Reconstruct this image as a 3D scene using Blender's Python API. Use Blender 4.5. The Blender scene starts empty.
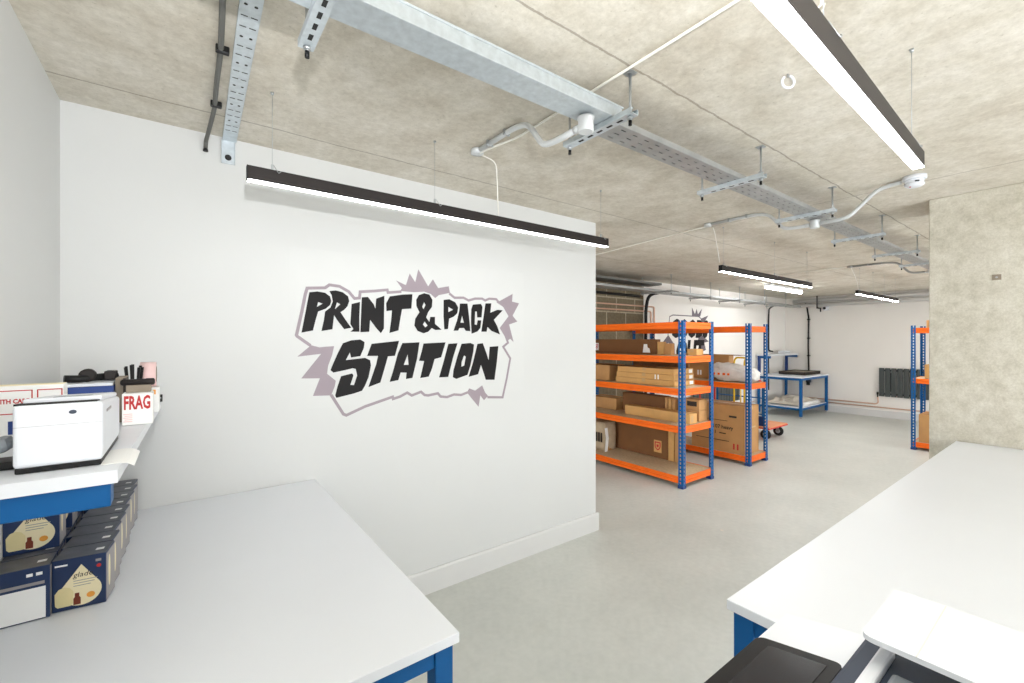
LED, LEDFAR, FLASH, EXPOSURE, SKY = 15.0, 115.0, 46.0, 0.08, 5.6
import bpy, bmesh, math, random
from mathutils import Vector, Matrix, noise
random.seed(7)
C = bpy.context.scene.collection
PI = math.pi
CAM_H = 1.59
CEIL = 2.57
LOGO_Y = 2.54
BACK_Y = 4.52
LEFT_X = -0.406
FAR_X = 11.5

# ---------------------------------------------------------------- materials
def lin(r, g, b):
    f = lambda c: (c / 255) / 12.92 if c <= 10 else (((c / 255) + 0.055) / 1.055) ** 2.4
    return (f(r), f(g), f(b), 1)

def nodes_of(name):
    m = bpy.data.materials.new(name); m.use_nodes = True
    nt = m.node_tree
    return m, nt, nt.nodes['Principled BSDF']

def mat(name, col, rough=0.5, metal=0.0, var=0.06, scale=6.0, bump=0.0, bscale=60.0, spec=0.5, stretch=None):
    m, nt, b = nodes_of(name)
    N, L = nt.nodes, nt.links
    tc = N.new('ShaderNodeTexCoord')
    mp = N.new('ShaderNodeMapping'); L.new(tc.outputs['Object'], mp.inputs[0])
    if stretch: mp.inputs['Scale'].default_value = stretch
    nz = N.new('ShaderNodeTexNoise'); nz.inputs['Scale'].default_value = scale; nz.inputs['Detail'].default_value = 4
    L.new(mp.outputs[0], nz.inputs['Vector'])
    cr = N.new('ShaderNodeValToRGB')
    cr.color_ramp.elements[0].position = .3; cr.color_ramp.elements[1].position = .7
    cr.color_ramp.elements[0].color = (*[c * (1 - var) for c in col[:3]], 1)
    cr.color_ramp.elements[1].color = (*[min(1, c * (1 + var)) for c in col[:3]], 1)
    L.new(nz.outputs['Fac'], cr.inputs[0]); L.new(cr.outputs[0], b.inputs['Base Color'])
    b.inputs['Roughness'].default_value = rough; b.inputs['Metallic'].default_value = metal
    b.inputs['Specular IOR Level'].default_value = spec
    if bump:
        n2 = N.new('ShaderNodeTexNoise'); n2.inputs['Scale'].default_value = bscale; n2.inputs['Detail'].default_value = 3
        L.new(mp.outputs[0], n2.inputs['Vector'])
        bp = N.new('ShaderNodeBump'); bp.inputs['Strength'].default_value = bump; bp.inputs['Distance'].default_value = .004
        L.new(n2.outputs['Fac'], bp.inputs['Height']); L.new(bp.outputs[0], b.inputs['Normal'])
    return m

def emit(name, col, s):
    m, nt, b = nodes_of(name)
    b.inputs['Base Color'].default_value = (.8, .8, .8, 1)
    b.inputs['Emission Color'].default_value = col; b.inputs['Emission Strength'].default_value = s
    return m

def concrete(name, c0, c1, c2, seams_x=(), seams_y=(), scale=1.0):
    m, nt, b = nodes_of(name); N, L = nt.nodes, nt.links
    geo = N.new('ShaderNodeNewGeometry')
    def nz(s, d=6, r=.6):
        n = N.new('ShaderNodeTexNoise'); n.inputs['Scale'].default_value = s * scale; n.inputs['Detail'].default_value = d
        n.inputs['Roughness'].default_value = r
        L.new(geo.outputs['Position'], n.inputs['Vector']); return n
    big, mid, fine = nz(.9, 5), nz(5, 8, .7), nz(70, 3)
    cr = N.new('ShaderNodeValToRGB'); e = cr.color_ramp.elements
    e[0].position = .38; e[0].color = c0; e[1].position = .62; e[1].color = c2
    k = e.new(.5); k.color = c1
    mx = N.new('ShaderNodeMix'); mx.data_type = 'FLOAT'; mx.inputs[0].default_value = .6
    L.new(big.outputs['Fac'], mx.inputs[2]); L.new(mid.outputs['Fac'], mx.inputs[3])
    L.new(mx.outputs[0], cr.inputs[0])
    # speckle of pores
    sp = N.new('ShaderNodeValToRGB'); sp.color_ramp.elements[0].position = .27; sp.color_ramp.elements[1].position = .36
    sp.color_ramp.elements[0].color = (.72, .7, .66, 1); sp.color_ramp.elements[1].color = (1, 1, 1, 1)
    L.new(fine.outputs['Fac'], sp.inputs[0])
    mul = N.new('ShaderNodeMix'); mul.data_type = 'RGBA'; mul.blend_type = 'MULTIPLY'; mul.inputs[0].default_value = .8
    L.new(cr.outputs[0], mul.inputs[6]); L.new(sp.outputs[0], mul.inputs[7])
    gr = N.new('ShaderNodeTexNoise'); gr.inputs['Scale'].default_value = 28 * scale; gr.inputs['Detail'].default_value = 8; gr.inputs['Roughness'].default_value = .8
    L.new(geo.outputs['Position'], gr.inputs['Vector'])
    gc = N.new('ShaderNodeValToRGB'); gc.color_ramp.elements[0].position = .34; gc.color_ramp.elements[1].position = .62
    gc.color_ramp.elements[0].color = (.80, .79, .77, 1); gc.color_ramp.elements[1].color = (1, 1, 1, 1)
    L.new(gr.outputs['Fac'], gc.inputs[0])
    m2 = N.new('ShaderNodeMix'); m2.data_type = 'RGBA'; m2.blend_type = 'MULTIPLY'; m2.inputs[0].default_value = 1
    L.new(mul.outputs[2], m2.inputs[6]); L.new(gc.outputs[0], m2.inputs[7])
    last = m2.outputs[2]
    sep = N.new('ShaderNodeSeparateXYZ'); L.new(geo.outputs['Position'], sep.inputs[0])
    def math_(op, a, bb=None):
        n = N.new('ShaderNodeMath'); n.operation = op
        for i, v in ((0, a), (1, bb)):
            if v is None: continue
            if isinstance(v, (int, float)): n.inputs[i].default_value = v
            else: L.new(v, n.inputs[i])
        return n.outputs[0]
    wob = math_('MULTIPLY', math_('SUBTRACT', mid.outputs['Fac'], .5), .035)
    for ax, lst in ((0, seams_x), (1, seams_y)):
        for s in lst:                                    # joints the shuttering boards left in the slab
            d = math_('ABSOLUTE', math_('ADD', math_('SUBTRACT', sep.outputs[ax], s), wob))
            f = math_('MULTIPLY', math_('LESS_THAN', d, .0045), .5)
            q = N.new('ShaderNodeMix'); q.data_type = 'RGBA'
            L.new(f, q.inputs[0]); L.new(last, q.inputs[6]); q.inputs[7].default_value = lin(105, 92, 76)
            last = q.outputs[2]
    L.new(last, b.inputs['Base Color'])
    b.inputs['Roughness'].default_value = .85; b.inputs['Specular IOR Level'].default_value = .25
    bp = N.new('ShaderNodeBump'); bp.inputs['Strength'].default_value = .25; bp.inputs['Distance'].default_value = .01
    L.new(mx.outputs[0], bp.inputs['Height']); L.new(bp.outputs[0], b.inputs['Normal'])
    return m

def blockwork(name):
    m, nt, b = nodes_of(name); N, L = nt.nodes, nt.links
    geo = N.new('ShaderNodeNewGeometry'); sep = N.new('ShaderNodeSeparateXYZ'); L.new(geo.outputs['Position'], sep.inputs[0])
    cmb = N.new('ShaderNodeCombineXYZ'); L.new(sep.outputs[0], cmb.inputs[0]); L.new(sep.outputs[2], cmb.inputs[1])
    br = N.new('ShaderNodeTexBrick'); L.new(cmb.outputs[0], br.inputs['Vector'])
    br.inputs['Scale'].default_value = 1; br.inputs['Brick Width'].default_value = .45; br.inputs['Row Height'].default_value = .225
    br.inputs['Mortar Size'].default_value = .011
    br.inputs['Color1'].default_value = lin(128, 116, 92); br.inputs['Color2'].default_value = lin(108, 98, 78)
    br.inputs['Mortar'].default_value = lin(165, 155, 135)
    nz = N.new('ShaderNodeTexNoise'); nz.inputs['Scale'].default_value = 25; L.new(geo.outputs['Position'], nz.inputs['Vector'])
    mx = N.new('ShaderNodeMix'); mx.data_type = 'RGBA'; mx.blend_type = 'OVERLAY'; mx.inputs[0].default_value = .4
    L.new(br.outputs['Color'], mx.inputs[6]); L.new(nz.outputs['Fac'], mx.inputs[7])
    L.new(mx.outputs[2], b.inputs['Base Color']); b.inputs['Roughness'].default_value = .9
    return m

def floor_mat():
    m, nt, b = nodes_of('painted_floor'); N, L = nt.nodes, nt.links
    geo = N.new('ShaderNodeNewGeometry')
    n1 = N.new('ShaderNodeTexNoise'); n1.inputs['Scale'].default_value = 1.6; n1.inputs['Detail'].default_value = 8; n1.inputs['Roughness'].default_value = .65
    n2 = N.new('ShaderNodeTexNoise'); n2.inputs['Scale'].default_value = 26; n2.inputs['Detail'].default_value = 4
    n3 = N.new('ShaderNodeTexNoise'); n3.inputs['Scale'].default_value = 14; n3.inputs['Detail'].default_value = 1
    for n in (n1, n2, n3): L.new(geo.outputs['Position'], n.inputs['Vector'])
    mx = N.new('ShaderNodeMix'); mx.data_type = 'FLOAT'; mx.inputs[0].default_value = .35
    L.new(n1.outputs['Fac'], mx.inputs[2]); L.new(n2.outputs['Fac'], mx.inputs[3])
    cr = N.new('ShaderNodeValToRGB'); e = cr.color_ramp.elements
    e[0].position = .35; e[0].color = FLOOR_A; e[1].position = .65; e[1].color = FLOOR_B
    L.new(mx.outputs[0], cr.inputs[0])
    fl = N.new('ShaderNodeMath'); fl.operation = 'GREATER_THAN'; fl.inputs[1].default_value = .80
    L.new(n3.outputs['Fac'], fl.inputs[0])
    q = N.new('ShaderNodeMix'); q.data_type = 'RGBA'; L.new(fl.outputs[0], q.inputs[0]); L.new(cr.outputs[0], q.inputs[6])
    q.inputs[7].default_value = lin(214, 208, 196)
    L.new(q.outputs[2], b.inputs['Base Color'])
    b.inputs['Roughness'].default_value = .42; b.inputs['Specular IOR Level'].default_value = .4
    bp = N.new('ShaderNodeBump'); bp.inputs['Strength'].default_value = .08; bp.inputs['Distance'].default_value = .004
    L.new(n2.outputs['Fac'], bp.inputs['Height']); L.new(bp.outputs[0], b.inputs['Normal'])
    return m

FLOOR_A, FLOOR_B = lin(191, 193, 187), lin(207, 208, 202)
M = dict(
    wall=mat('white_wall_paint', lin(209, 210, 209), .55, var=.012, scale=2, bump=.04, bscale=90),
    wallfar=mat('off_white_wall_paint', lin(236, 233, 228), .6, var=.015, scale=2, bump=.04, bscale=90),
    trim=mat('white_gloss_trim', lin(212, 212, 211), .35, var=.01),
    ceil=concrete('slab_concrete', lin(198, 190, 175), lin(214, 208, 195), lin(226, 221, 211), seams_x=(3.66, 7.4), seams_y=(-.25, 1.01, 2.30, 3.55)),
    pillar=concrete('pillar_concrete', lin(192, 187, 171), lin(209, 204, 190), lin(221, 217, 205), scale=3.0),
    block=blockwork('raw_blockwork'),
    floor=floor_mat(),
    top=mat('white_laminate', lin(225, 228, 233), .35, var=.01, scale=3),
    edge=mat('white_laminate_edge', lin(216, 214, 209), .4, var=.01),
    blue=mat('blue_powder_coat', lin(6, 86, 146), .45, var=.05, scale=10, spec=.3),
    navy=mat('dark_blue_powder_coat', lin(18, 54, 116), .45, var=.05, scale=10),
    orange=mat('orange_powder_coat', lin(238, 106, 20), .5, var=.05, scale=9, spec=.3),
    deck=mat('chipboard_deck', lin(196, 172, 140), .75, var=.12, scale=40, bump=.1, bscale=120),
    card=mat('brown_cardboard', lin(188, 142, 90), .8, var=.07, scale=7, bump=.06, bscale=25),
    card2=mat('light_cardboard', lin(206, 160, 98), .8, var=.08, scale=9, bump=.06, bscale=25),
    card3=mat('shaded_dark_cardboard', lin(120, 80, 44), .82, var=.08, scale=6, bump=.06, bscale=25),  # dark card, deepened further to paint in shade inside the racks
    tape=mat('brown_parcel_tape', lin(192, 156, 106), .3, var=.04),
    print_=mat('black_print', lin(48, 40, 34), .7, var=.05),
    redprint=mat('red_print', lin(190, 40, 40), .6, var=.05),
    white=mat('white_plastic', lin(222, 225, 231), .38, var=.01),
    paper=mat('white_paper', lin(240, 240, 238), .7, var=.02),
    galv=mat('galvanised_steel', lin(200, 208, 213), .42, .35, var=.10, scale=14, stretch=(3, 3, 3)),
    galvd=mat('dull_galvanised_steel', lin(170, 172, 172), .5, .6, var=.14, scale=9),
    conduit=mat('conduit_steel', lin(208, 211, 212), .4, .2, var=.05, scale=10),
    rod=mat('zinc_rod', lin(180, 184, 186), .35, .8, var=.05),
    dark=mat('black_anodised', lin(38, 33, 32), .5, .0, var=.05, scale=12, spec=.3),
    black=mat('black_plastic', lin(20, 20, 21), .45, var=.06, spec=.3),
    hole=mat('dark_slot', lin(40, 40, 40), .8, var=.02),
    screen=mat('touchscreen_glass', lin(40, 40, 44), .2, spec=.3, var=.08, scale=4),
    grey=mat('grey_plastic', lin(128, 134, 140), .5, var=.05),
    slate=mat('slate_plastic', lin(52, 60, 76), .5, var=.05),
    greycable=mat('grey_cable', lin(96, 96, 92), .55, var=.05),
    whitecable=mat('white_cable', lin(232, 230, 222), .5, var=.02),
    copper=mat('copper_pipe', lin(214, 176, 154), .35, .35, var=.08, scale=8),
    anthracite=mat('anthracite_radiator', lin(64, 70, 70), .45, var=.05),
    boxblue=mat('navy_gift_box', lin(24, 46, 84), .4, var=.10, scale=12),
    boxtop_sheen=mat('navy_gift_box_lid_sheen', lin(88, 90, 98), .35, var=.2, scale=26),  # navy lid, greyed to paint in the reflection on its top
    cream=mat('cream_print', lin(238, 226, 188), .5, var=.03),
    dif=mat('pale_wood_print', lin(226, 212, 160), .5, var=.05, scale=20),
    amber=mat('amber_print', lin(120, 50, 26), .5, var=.05),
    orangeprint=mat('orange_fruit_print', lin(232, 158, 62), .5, var=.08, scale=40),
    silver=mat('silver_card', lin(150, 146, 146), .4, .1, var=.05),
    inkblack=mat('sign_black_vinyl', lin(20, 17, 18), .5, var=.04, spec=.2),
    mauve=mat('sign_mauve_vinyl', lin(150, 137, 145), .45, var=.03),
    vinyl=mat('sign_white_vinyl', lin(210, 211, 210), .5, var=.01),
    roll=mat('blue_roll_print', lin(34, 62, 130), .45, var=.06),
    pink=mat('pink_tape', lin(236, 202, 200), .4, var=.05),
    yellow=mat('yellow_powder_coat', lin(240, 205, 40), .45, var=.05),
    red=mat('red_powder_coat', lin(200, 40, 34), .45, var=.05),
    rubber=mat('black_rubber', lin(30, 30, 30), .75, var=.05),
    darktray=mat('dull_dark_tray', lin(112, 112, 108), .6, .2, var=.15, scale=8),
    ledmid=emit('lit_batten_diffuser', (.97, .985, 1.0, 1), LEDFAR * .35),
    ledfar=emit('lit_bright_led_diffuser', (.97, .985, 1.0, 1), LEDFAR),
    sack=mat('brown_paper_sack', lin(186, 166, 138), .8, var=.1, scale=12, bump=.3, bscale=20),
    mauvedark=mat('sign_dark_mauve_vinyl', lin(112, 104, 112), .5, var=.03, spec=.2),
    led=emit('lit_led_diffuser', (.97, .985, 1.0, 1), LED),
    trolleydeck=mat('trolley_deck', lin(222, 150, 108), .6, var=.06),
    white_bag=mat('clear_plastic_wrap', lin(222, 219, 214), .28, var=.10, scale=9, bump=1.0, bscale=24),
    cloth=mat('off_white_cloth', lin(222, 214, 200), .85, var=.08, scale=7),
    brown=mat('grey_brown_card', lin(142, 130, 114), .7, var=.06),
)

# ---------------------------------------------------------------- mesh helpers
class MB:
    """collects shapes in the coordinates of the thing they belong to"""
    def __init__(s, origin=(0, 0, 0)):
        s.bm = bmesh.new(); s.o = Vector(origin); s.mi = 0
    def _add(s, verts, faces, smooth=False):
        vs = [s.bm.verts.new(Vector(v) - s.o) for v in verts]
        for f in faces:
            try:
                fc = s.bm.faces.new([vs[i] for i in f]); fc.smooth = smooth; fc.material_index = s.mi
            except ValueError: pass
        return vs
    def box(s, x0, x1, y0, y1, z0, z1, bev=0, mtx=None, seg=2):
        b = bmesh.new()
        v = [b.verts.new((x, y, z)) for x in (x0, x1) for y in (y0, y1) for z in (z0, z1)]
        for f in ((0, 1, 3, 2), (4, 6, 7, 5), (0, 4, 5, 1), (2, 3, 7, 6), (0, 2, 6, 4), (1, 5, 7, 3)):
            b.faces.new([v[i] for i in f])
        if bev: bmesh.ops.bevel(b, geom=list(b.edges), offset=bev, segments=seg, profile=.5, affect='EDGES')
        if mtx: bmesh.ops.transform(b, matrix=mtx, verts=list(b.verts))
        b.verts.index_update()
        s._add([w.co.copy() for w in b.verts], [[w.index for w in f.verts] for f in b.faces]); b.free(); return s
    def prism(s, pts, f0, f1):
        """pts: 2D polygon; f0/f1 map (a,b) -> 3D for the two ends"""
        n = len(pts)
        v = [f0(*p) for p in pts] + [f1(*p) for p in pts]
        s._add(v, [list(range(n))[::-1], list(range(n, 2 * n))] + [[i, (i + 1) % n, n + (i + 1) % n, n + i] for i in range(n)]); return s
    def tube(s, path, r, n=10, cap=True):
        P = [Vector(p) for p in path]; rings = []
        up = Vector((0, 0, 1))
        for i, p in enumerate(P):
            t = (P[min(i + 1, len(P) - 1)] - P[max(i - 1, 0)]).normalized()
            a = t.cross(up)
            if a.length < 1e-3: a = t.cross(Vector((0, 1, 0)))
            a.normalize(); b = t.cross(a).normalized()
            if i and rings:
                pass
            rr = r[i] if isinstance(r, (list, tuple)) else r
            rings.append([p + (a * math.cos(2 * PI * k / n) + b * math.sin(2 * PI * k / n)) * rr for k in range(n)])
        for i in range(1, len(rings)):              # keep rings aligned where the frame flips
            best = min(range(n), key=lambda k: sum((rings[i][(j + k) % n] - rings[i - 1][j] - (P[i] - P[i - 1])).length for j in range(n)))
            rings[i] = [rings[i][(j + best) % n] for j in range(n)]
        v = [q for R in rings for q in R]; f = []
        for i in range(len(P) - 1):
            for k in range(n):
                f.append([i * n + k, i * n + (k + 1) % n, (i + 1) * n + (k + 1) % n, (i + 1) * n + k])
        vs = s._add(v, f, True)
        if cap:
            for ring in (vs[:n][::-1], vs[-n:]):
                try: fc = s.bm.faces.new(ring); fc.material_index = s.mi
                except ValueError: pass
        return s
    def lathe(s, prof, c, axis='z', n=20):
        """prof: (radius, height) pairs along the axis from c"""
        c = Vector(c); v = []
        for r, h in prof:
            for k in range(n):
                a = 2 * PI * k / n; p, q = r * math.cos(a), r * math.sin(a)
                v.append(c + Vector({'z': (p, q, h), 'x': (h, p, q), 'y': (q, h, p)}[axis]))
        f = [[i * n + k, i * n + (k + 1) % n, (i + 1) * n + (k + 1) % n, (i + 1) * n + k] for i in range(len(prof) - 1) for k in range(n)]
        vs = s._add(v, f, True)
        for ring, r in ((vs[:n][::-1], prof[0][0]), (vs[-n:], prof[-1][0])):
            if r > 1e-5:
                fc = s.bm.faces.new(ring); fc.material_index = s.mi
        return s
    def mesh(s, me):
        """append a mesh given in the thing's own coordinates"""
        s._add([v.co + s.o for v in me.vertices], [list(p.vertices) for p in me.polygons]); return s
    def build(s, name, m, parent=None, smooth_angle=None):
        bmesh.ops.recalc_face_normals(s.bm, faces=list(s.bm.faces))
        me = bpy.data.meshes.new(name); s.bm.to_mesh(me); s.bm.free()
        for k in (m if isinstance(m, (list, tuple)) else [m]): me.materials.append(M[k] if isinstance(k, str) else k)
        o = bpy.data.objects.new(name, me); C.objects.link(o)
        if parent: o.parent = parent
        return o

def tag(o, label=None, cat=None, group=None, kind=None):
    if label: o['label'] = label
    if cat: o['category'] = cat
    if group: o['group'] = group
    if kind: o['kind'] = kind
    return o

def thing(name, label, cat, loc=(0, 0, 0), rz=0, group=None):
    o = bpy.data.objects.new(name, None); C.objects.link(o)
    o.location = loc; o.rotation_euler = (0, 0, rz); o.empty_display_size = .05
    return tag(o, label, cat, group)

def dup(root, loc, rz=0, label=None, group=None):
    r = root.copy(); C.objects.link(r); r.location = loc; r.rotation_euler = (0, 0, rz)
    if label: r['label'] = label
    if group: r['group'] = group
    for ch in list(root.children):
        c = ch.copy(); C.objects.link(c); c.parent = r
        for g in ch.children:
            d = g.copy(); C.objects.link(d); d.parent = c
    return r

def struct(name, mb, m):
    return tag(mb.build(name, m), kind='structure')

def text_verts(body, size, o, xd, yd, depth=.0006, align='LEFT', bold=0.0, shear=0.0):
    cu = bpy.data.curves.new('lettering', 'FONT'); cu.body = body; cu.size = size; cu.align_x = align
    cu.offset = bold; cu.shear = shear; cu.resolution_u = 2
    ob = bpy.data.objects.new('lettering', cu); C.objects.link(ob)
    me = bpy.data.meshes.new_from_object(ob.evaluated_get(bpy.context.evaluated_depsgraph_get()))
    bpy.data.objects.remove(ob); bpy.data.curves.remove(cu)
    xd, yd, o = Vector(xd), Vector(yd), Vector(o); nd = xd.cross(yd)
    V = [o + xd * v.co.x + yd * v.co.y for v in me.vertices]
    F = [list(p.vertices) for p in me.polygons]
    bpy.data.meshes.remove(me)
    return V, F, nd * depth

def add_text(mb, *a, **k):
    V, F, nd = text_verts(*a, **k)
    mb._add([v + nd for v in V], F); return mb

def add_shape(mb, outline, holes, o, xd, yd, depth):
    """a flat cut-out (with holes) of real thickness"""
    cu = bpy.data.curves.new('cutout', 'CURVE'); cu.dimensions = '2D'; cu.fill_mode = 'BOTH'; cu.extrude = depth / 2
    for pts in [outline] + list(holes):
        sp = cu.splines.new('POLY'); sp.points.add(len(pts) - 1); sp.use_cyclic_u = True
        for p, q in zip(sp.points, pts): p.co = (q[0], q[1], 0, 1)
    ob = bpy.data.objects.new('cutout', cu); C.objects.link(ob)
    me = bpy.data.meshes.new_from_object(ob.evaluated_get(bpy.context.evaluated_depsgraph_get()))
    bpy.data.objects.remove(ob); bpy.data.curves.remove(cu)
    xd, yd, o = Vector(xd), Vector(yd), Vector(o); nd = xd.cross(yd)
    mb._add([o + xd * v.co.x + yd * v.co.y + nd * v.co.z for v in me.vertices], [list(p.vertices) for p in me.polygons])
    bpy.data.meshes.remove(me); return mb

def ribbon(mb, pts, w, o, xd, yd, depth):
    xd, yd, o = Vector(xd), Vector(yd), Vector(o); nd = xd.cross(yd) * (depth / 2)
    P = [Vector((p[0], p[1])) for p in pts]; n = len(P); L, R = [], []
    for i in range(n):
        d = []
        if i: d.append((P[i] - P[i - 1]).normalized())
        if i < n - 1: d.append((P[i + 1] - P[i]).normalized())
        t = sum(d, Vector((0, 0))).normalized()
        nn = Vector((-t.y, t.x)); k = 1 / max(.5, abs(nn.dot(Vector((-d[0].y, d[0].x)))))
        L.append(P[i] + nn * w / 2 * k); R.append(P[i] - nn * w / 2 * k)
    poly = L + R[::-1]; m = len(poly)
    v = [o + xd * p.x + yd * p.y + nd for p in poly] + [o + xd * p.x + yd * p.y - nd for p in poly]
    f = []
    for i in range(n - 1):
        a, b, c, d = i, i + 1, m - 2 - i, m - 1 - i
        f += [[a, b, c, d], [m + d, m + c, m + b, m + a]]
    f += [[i, (i + 1) % m, m + (i + 1) % m, m + i] for i in range(m)]
    mb._add(v, f); return mb

def bend(pts, r=.03, n=4):
    """round the corners of a polyline"""
    P = [Vector(p) for p in pts]; out = [P[0]]
    for i in range(1, len(P) - 1):
        a, b = P[i - 1] - P[i], P[i + 1] - P[i]
        k = min(r, a.length * .45, b.length * .45)
        p0, p1 = P[i] + a.normalized() * k, P[i] + b.normalized() * k
        for j in range(n + 1):
            t = j / n; out.append(p0 * (1 - t) ** 2 + P[i] * 2 * t * (1 - t) + p1 * t * t)
    return out + [P[-1]]

def rotz(a, c=(0, 0, 0)):
    return Matrix.Translation(c) @ Matrix.Rotation(a, 4, 'Z') @ Matrix.Translation([-q for q in c])
SIGN_TOP=[([(0.538,1.846),(0.579,1.853),(0.618,1.848),(0.643,1.83),(0.65,1.805),(0.643,1.782),(0.622,1.762),(0.582,1.744),(0.568,1.693),(0.556,1.641),(0.499,1.629),(0.515,1.717),(0.527,1.786)],[[(0.582,1.796),(0.605,1.788),(0.576,1.769)]]),
([(0.64,1.859),(0.674,1.865),(0.712,1.857),(0.74,1.836),(0.747,1.81),(0.737,1.78),(0.719,1.759),(0.699,1.745),(0.731,1.697),(0.758,1.659),(0.719,1.651),(0.68,1.702),(0.665,1.728),(0.656,1.649),(0.599,1.639),(0.612,1.7),(0.618,1.746),(0.646,1.769),(0.658,1.802),(0.652,1.837)],[[(0.68,1.799),(0.698,1.789),(0.669,1.76)]]),
([(0.76,1.794),(0.807,1.808),(0.803,1.726),(0.804,1.637),(0.753,1.637),(0.77,1.652),(0.753,1.681)],[]),
([(0.817,1.835),(0.853,1.839),(0.887,1.797),(0.896,1.773),(0.901,1.832),(0.95,1.852),(0.948,1.751),(0.947,1.658),(0.929,1.63),(0.901,1.66),(0.865,1.707),(0.86,1.638),(0.809,1.635),(0.813,1.733)],[]),
([(0.983,1.85),(0.961,1.807),(0.963,1.762),(0.997,1.767),(0.991,1.704),(0.981,1.632),(1.037,1.648),(1.049,1.72),(1.06,1.777),(1.12,1.783),(1.127,1.872),(1.063,1.866)],[]),
([(1.205,1.883),(1.241,1.877),(1.262,1.845),(1.259,1.8),(1.233,1.766),(1.219,1.732),(1.241,1.703),(1.248,1.736),(1.28,1.737),(1.28,1.693),(1.328,1.656),(1.282,1.654),(1.258,1.666),(1.233,1.642),(1.201,1.632),(1.162,1.646),(1.14,1.679),(1.146,1.722),(1.174,1.763),(1.154,1.799),(1.152,1.839),(1.17,1.869)],[[(1.205,1.827),(1.215,1.809),(1.201,1.783),(1.192,1.797)],[(1.209,1.706),(1.229,1.681),(1.213,1.669),(1.197,1.687)]]),
([(1.342,1.849),(1.383,1.855),(1.427,1.838),(1.449,1.805),(1.442,1.766),(1.414,1.742),(1.382,1.729),(1.373,1.661),(1.347,1.659),(1.341,1.743)],[[(1.376,1.805),(1.411,1.788),(1.376,1.771)]]),
([(1.462,1.831),(1.52,1.834),(1.532,1.749),(1.543,1.649),(1.507,1.651),(1.493,1.67),(1.458,1.669),(1.449,1.652),(1.414,1.651),(1.44,1.716),(1.458,1.786)],[[(1.478,1.751),(1.493,1.705),(1.466,1.705)]]),
([(1.562,1.829),(1.627,1.837),(1.639,1.817),(1.632,1.745),(1.597,1.743),(1.594,1.783),(1.58,1.783),(1.576,1.695),(1.594,1.692),(1.601,1.724),(1.629,1.724),(1.622,1.672),(1.599,1.648),(1.552,1.632),(1.548,1.703),(1.55,1.797)],[]),
([(1.664,1.842),(1.712,1.845),(1.704,1.779),(1.764,1.802),(1.809,1.8),(1.734,1.731),(1.764,1.683),(1.786,1.629),(1.714,1.653),(1.68,1.681),(1.673,1.647),(1.63,1.647),(1.646,1.737)],[])]
SIGN_LOW=[([(0.712,1.572),(0.757,1.588),(0.809,1.593),(0.833,1.578),(0.829,1.545),(0.809,1.498),(0.757,1.491),(0.75,1.519),(0.728,1.477),(0.783,1.482),(0.836,1.487),(0.865,1.473),(0.87,1.442),(0.856,1.375),(0.836,1.328),(0.819,1.299),(0.77,1.286),(0.677,1.269),(0.671,1.283),(0.683,1.331),(0.702,1.388),(0.763,1.401),(0.77,1.389),(0.753,1.337),(0.773,1.334),(0.791,1.388),(0.783,1.425),(0.766,1.43),(0.724,1.421),(0.661,1.41),(0.646,1.424),(0.661,1.462),(0.686,1.52)],[]),
([(0.874,1.568),(1.041,1.585),(1.015,1.495),(0.972,1.493),(0.95,1.418),(0.926,1.34),(0.855,1.317),(0.877,1.38),(0.901,1.448),(0.912,1.497),(0.848,1.498)],[]),
([(1.062,1.571),(1.174,1.576),(1.158,1.476),(1.127,1.357),(1.085,1.352),(1.089,1.391),(1.051,1.393),(1.036,1.348),(0.982,1.34),(1.003,1.402),(1.033,1.507)],[[(1.096,1.502),(1.102,1.438),(1.071,1.439)]]),
([(1.201,1.568),(1.356,1.575),(1.324,1.479),(1.278,1.469),(1.258,1.406),(1.237,1.359),(1.179,1.353),(1.193,1.409),(1.205,1.458),(1.171,1.461),(1.189,1.519)],[]),
([(1.376,1.565),(1.444,1.569),(1.409,1.469),(1.375,1.35),(1.309,1.35),(1.341,1.448)],[]),
([(1.475,1.565),(1.543,1.57),(1.571,1.56),(1.566,1.513),(1.543,1.419),(1.52,1.357),(1.435,1.334),(1.409,1.347),(1.414,1.393),(1.444,1.484)],[[(1.493,1.487),(1.507,1.479),(1.495,1.42),(1.473,1.413),(1.475,1.444)]]),
([(1.599,1.564),(1.642,1.568),(1.67,1.503),(1.69,1.45),(1.699,1.543),(1.772,1.547),(1.759,1.436),(1.739,1.312),(1.666,1.316),(1.651,1.359),(1.627,1.42),(1.604,1.357),(1.529,1.343),(1.562,1.434)],[])]
SIGN_BURST=[[(0.544,1.563),(0.588,1.55),(0.618,1.553),(0.665,1.556),(0.655,1.508),(0.634,1.45),(0.628,1.405),(0.674,1.364),(0.668,1.332),(0.649,1.285),(0.556,1.289),(0.591,1.382),(0.498,1.386),(0.597,1.515),(0.479,1.502),(0.541,1.557)],
[(1.023,1.948),(1.085,1.924),(1.109,1.998),(1.146,1.947),(1.166,2.029),(1.233,1.928),(1.266,1.975),(1.303,1.922),(1.379,1.939),(1.388,1.897),(1.307,1.877),(1.282,1.857),(1.251,1.881),(1.205,1.893),(1.139,1.885),(1.048,1.886),(1.059,1.905)],
[(1.784,1.865),(1.897,1.922),(1.892,1.866),(1.956,1.857),(1.897,1.765),(1.94,1.724),(1.866,1.701),(1.906,1.575),(1.876,1.599),(1.85,1.584),(1.784,1.675),(1.861,1.76),(1.814,1.825),(1.754,1.855)],
[(1.534,1.266),(1.58,1.247),(1.637,1.279),(1.661,1.229),(1.685,1.203),(1.651,1.177),(1.622,1.212),(1.608,1.135),(1.516,1.239)]]
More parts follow.
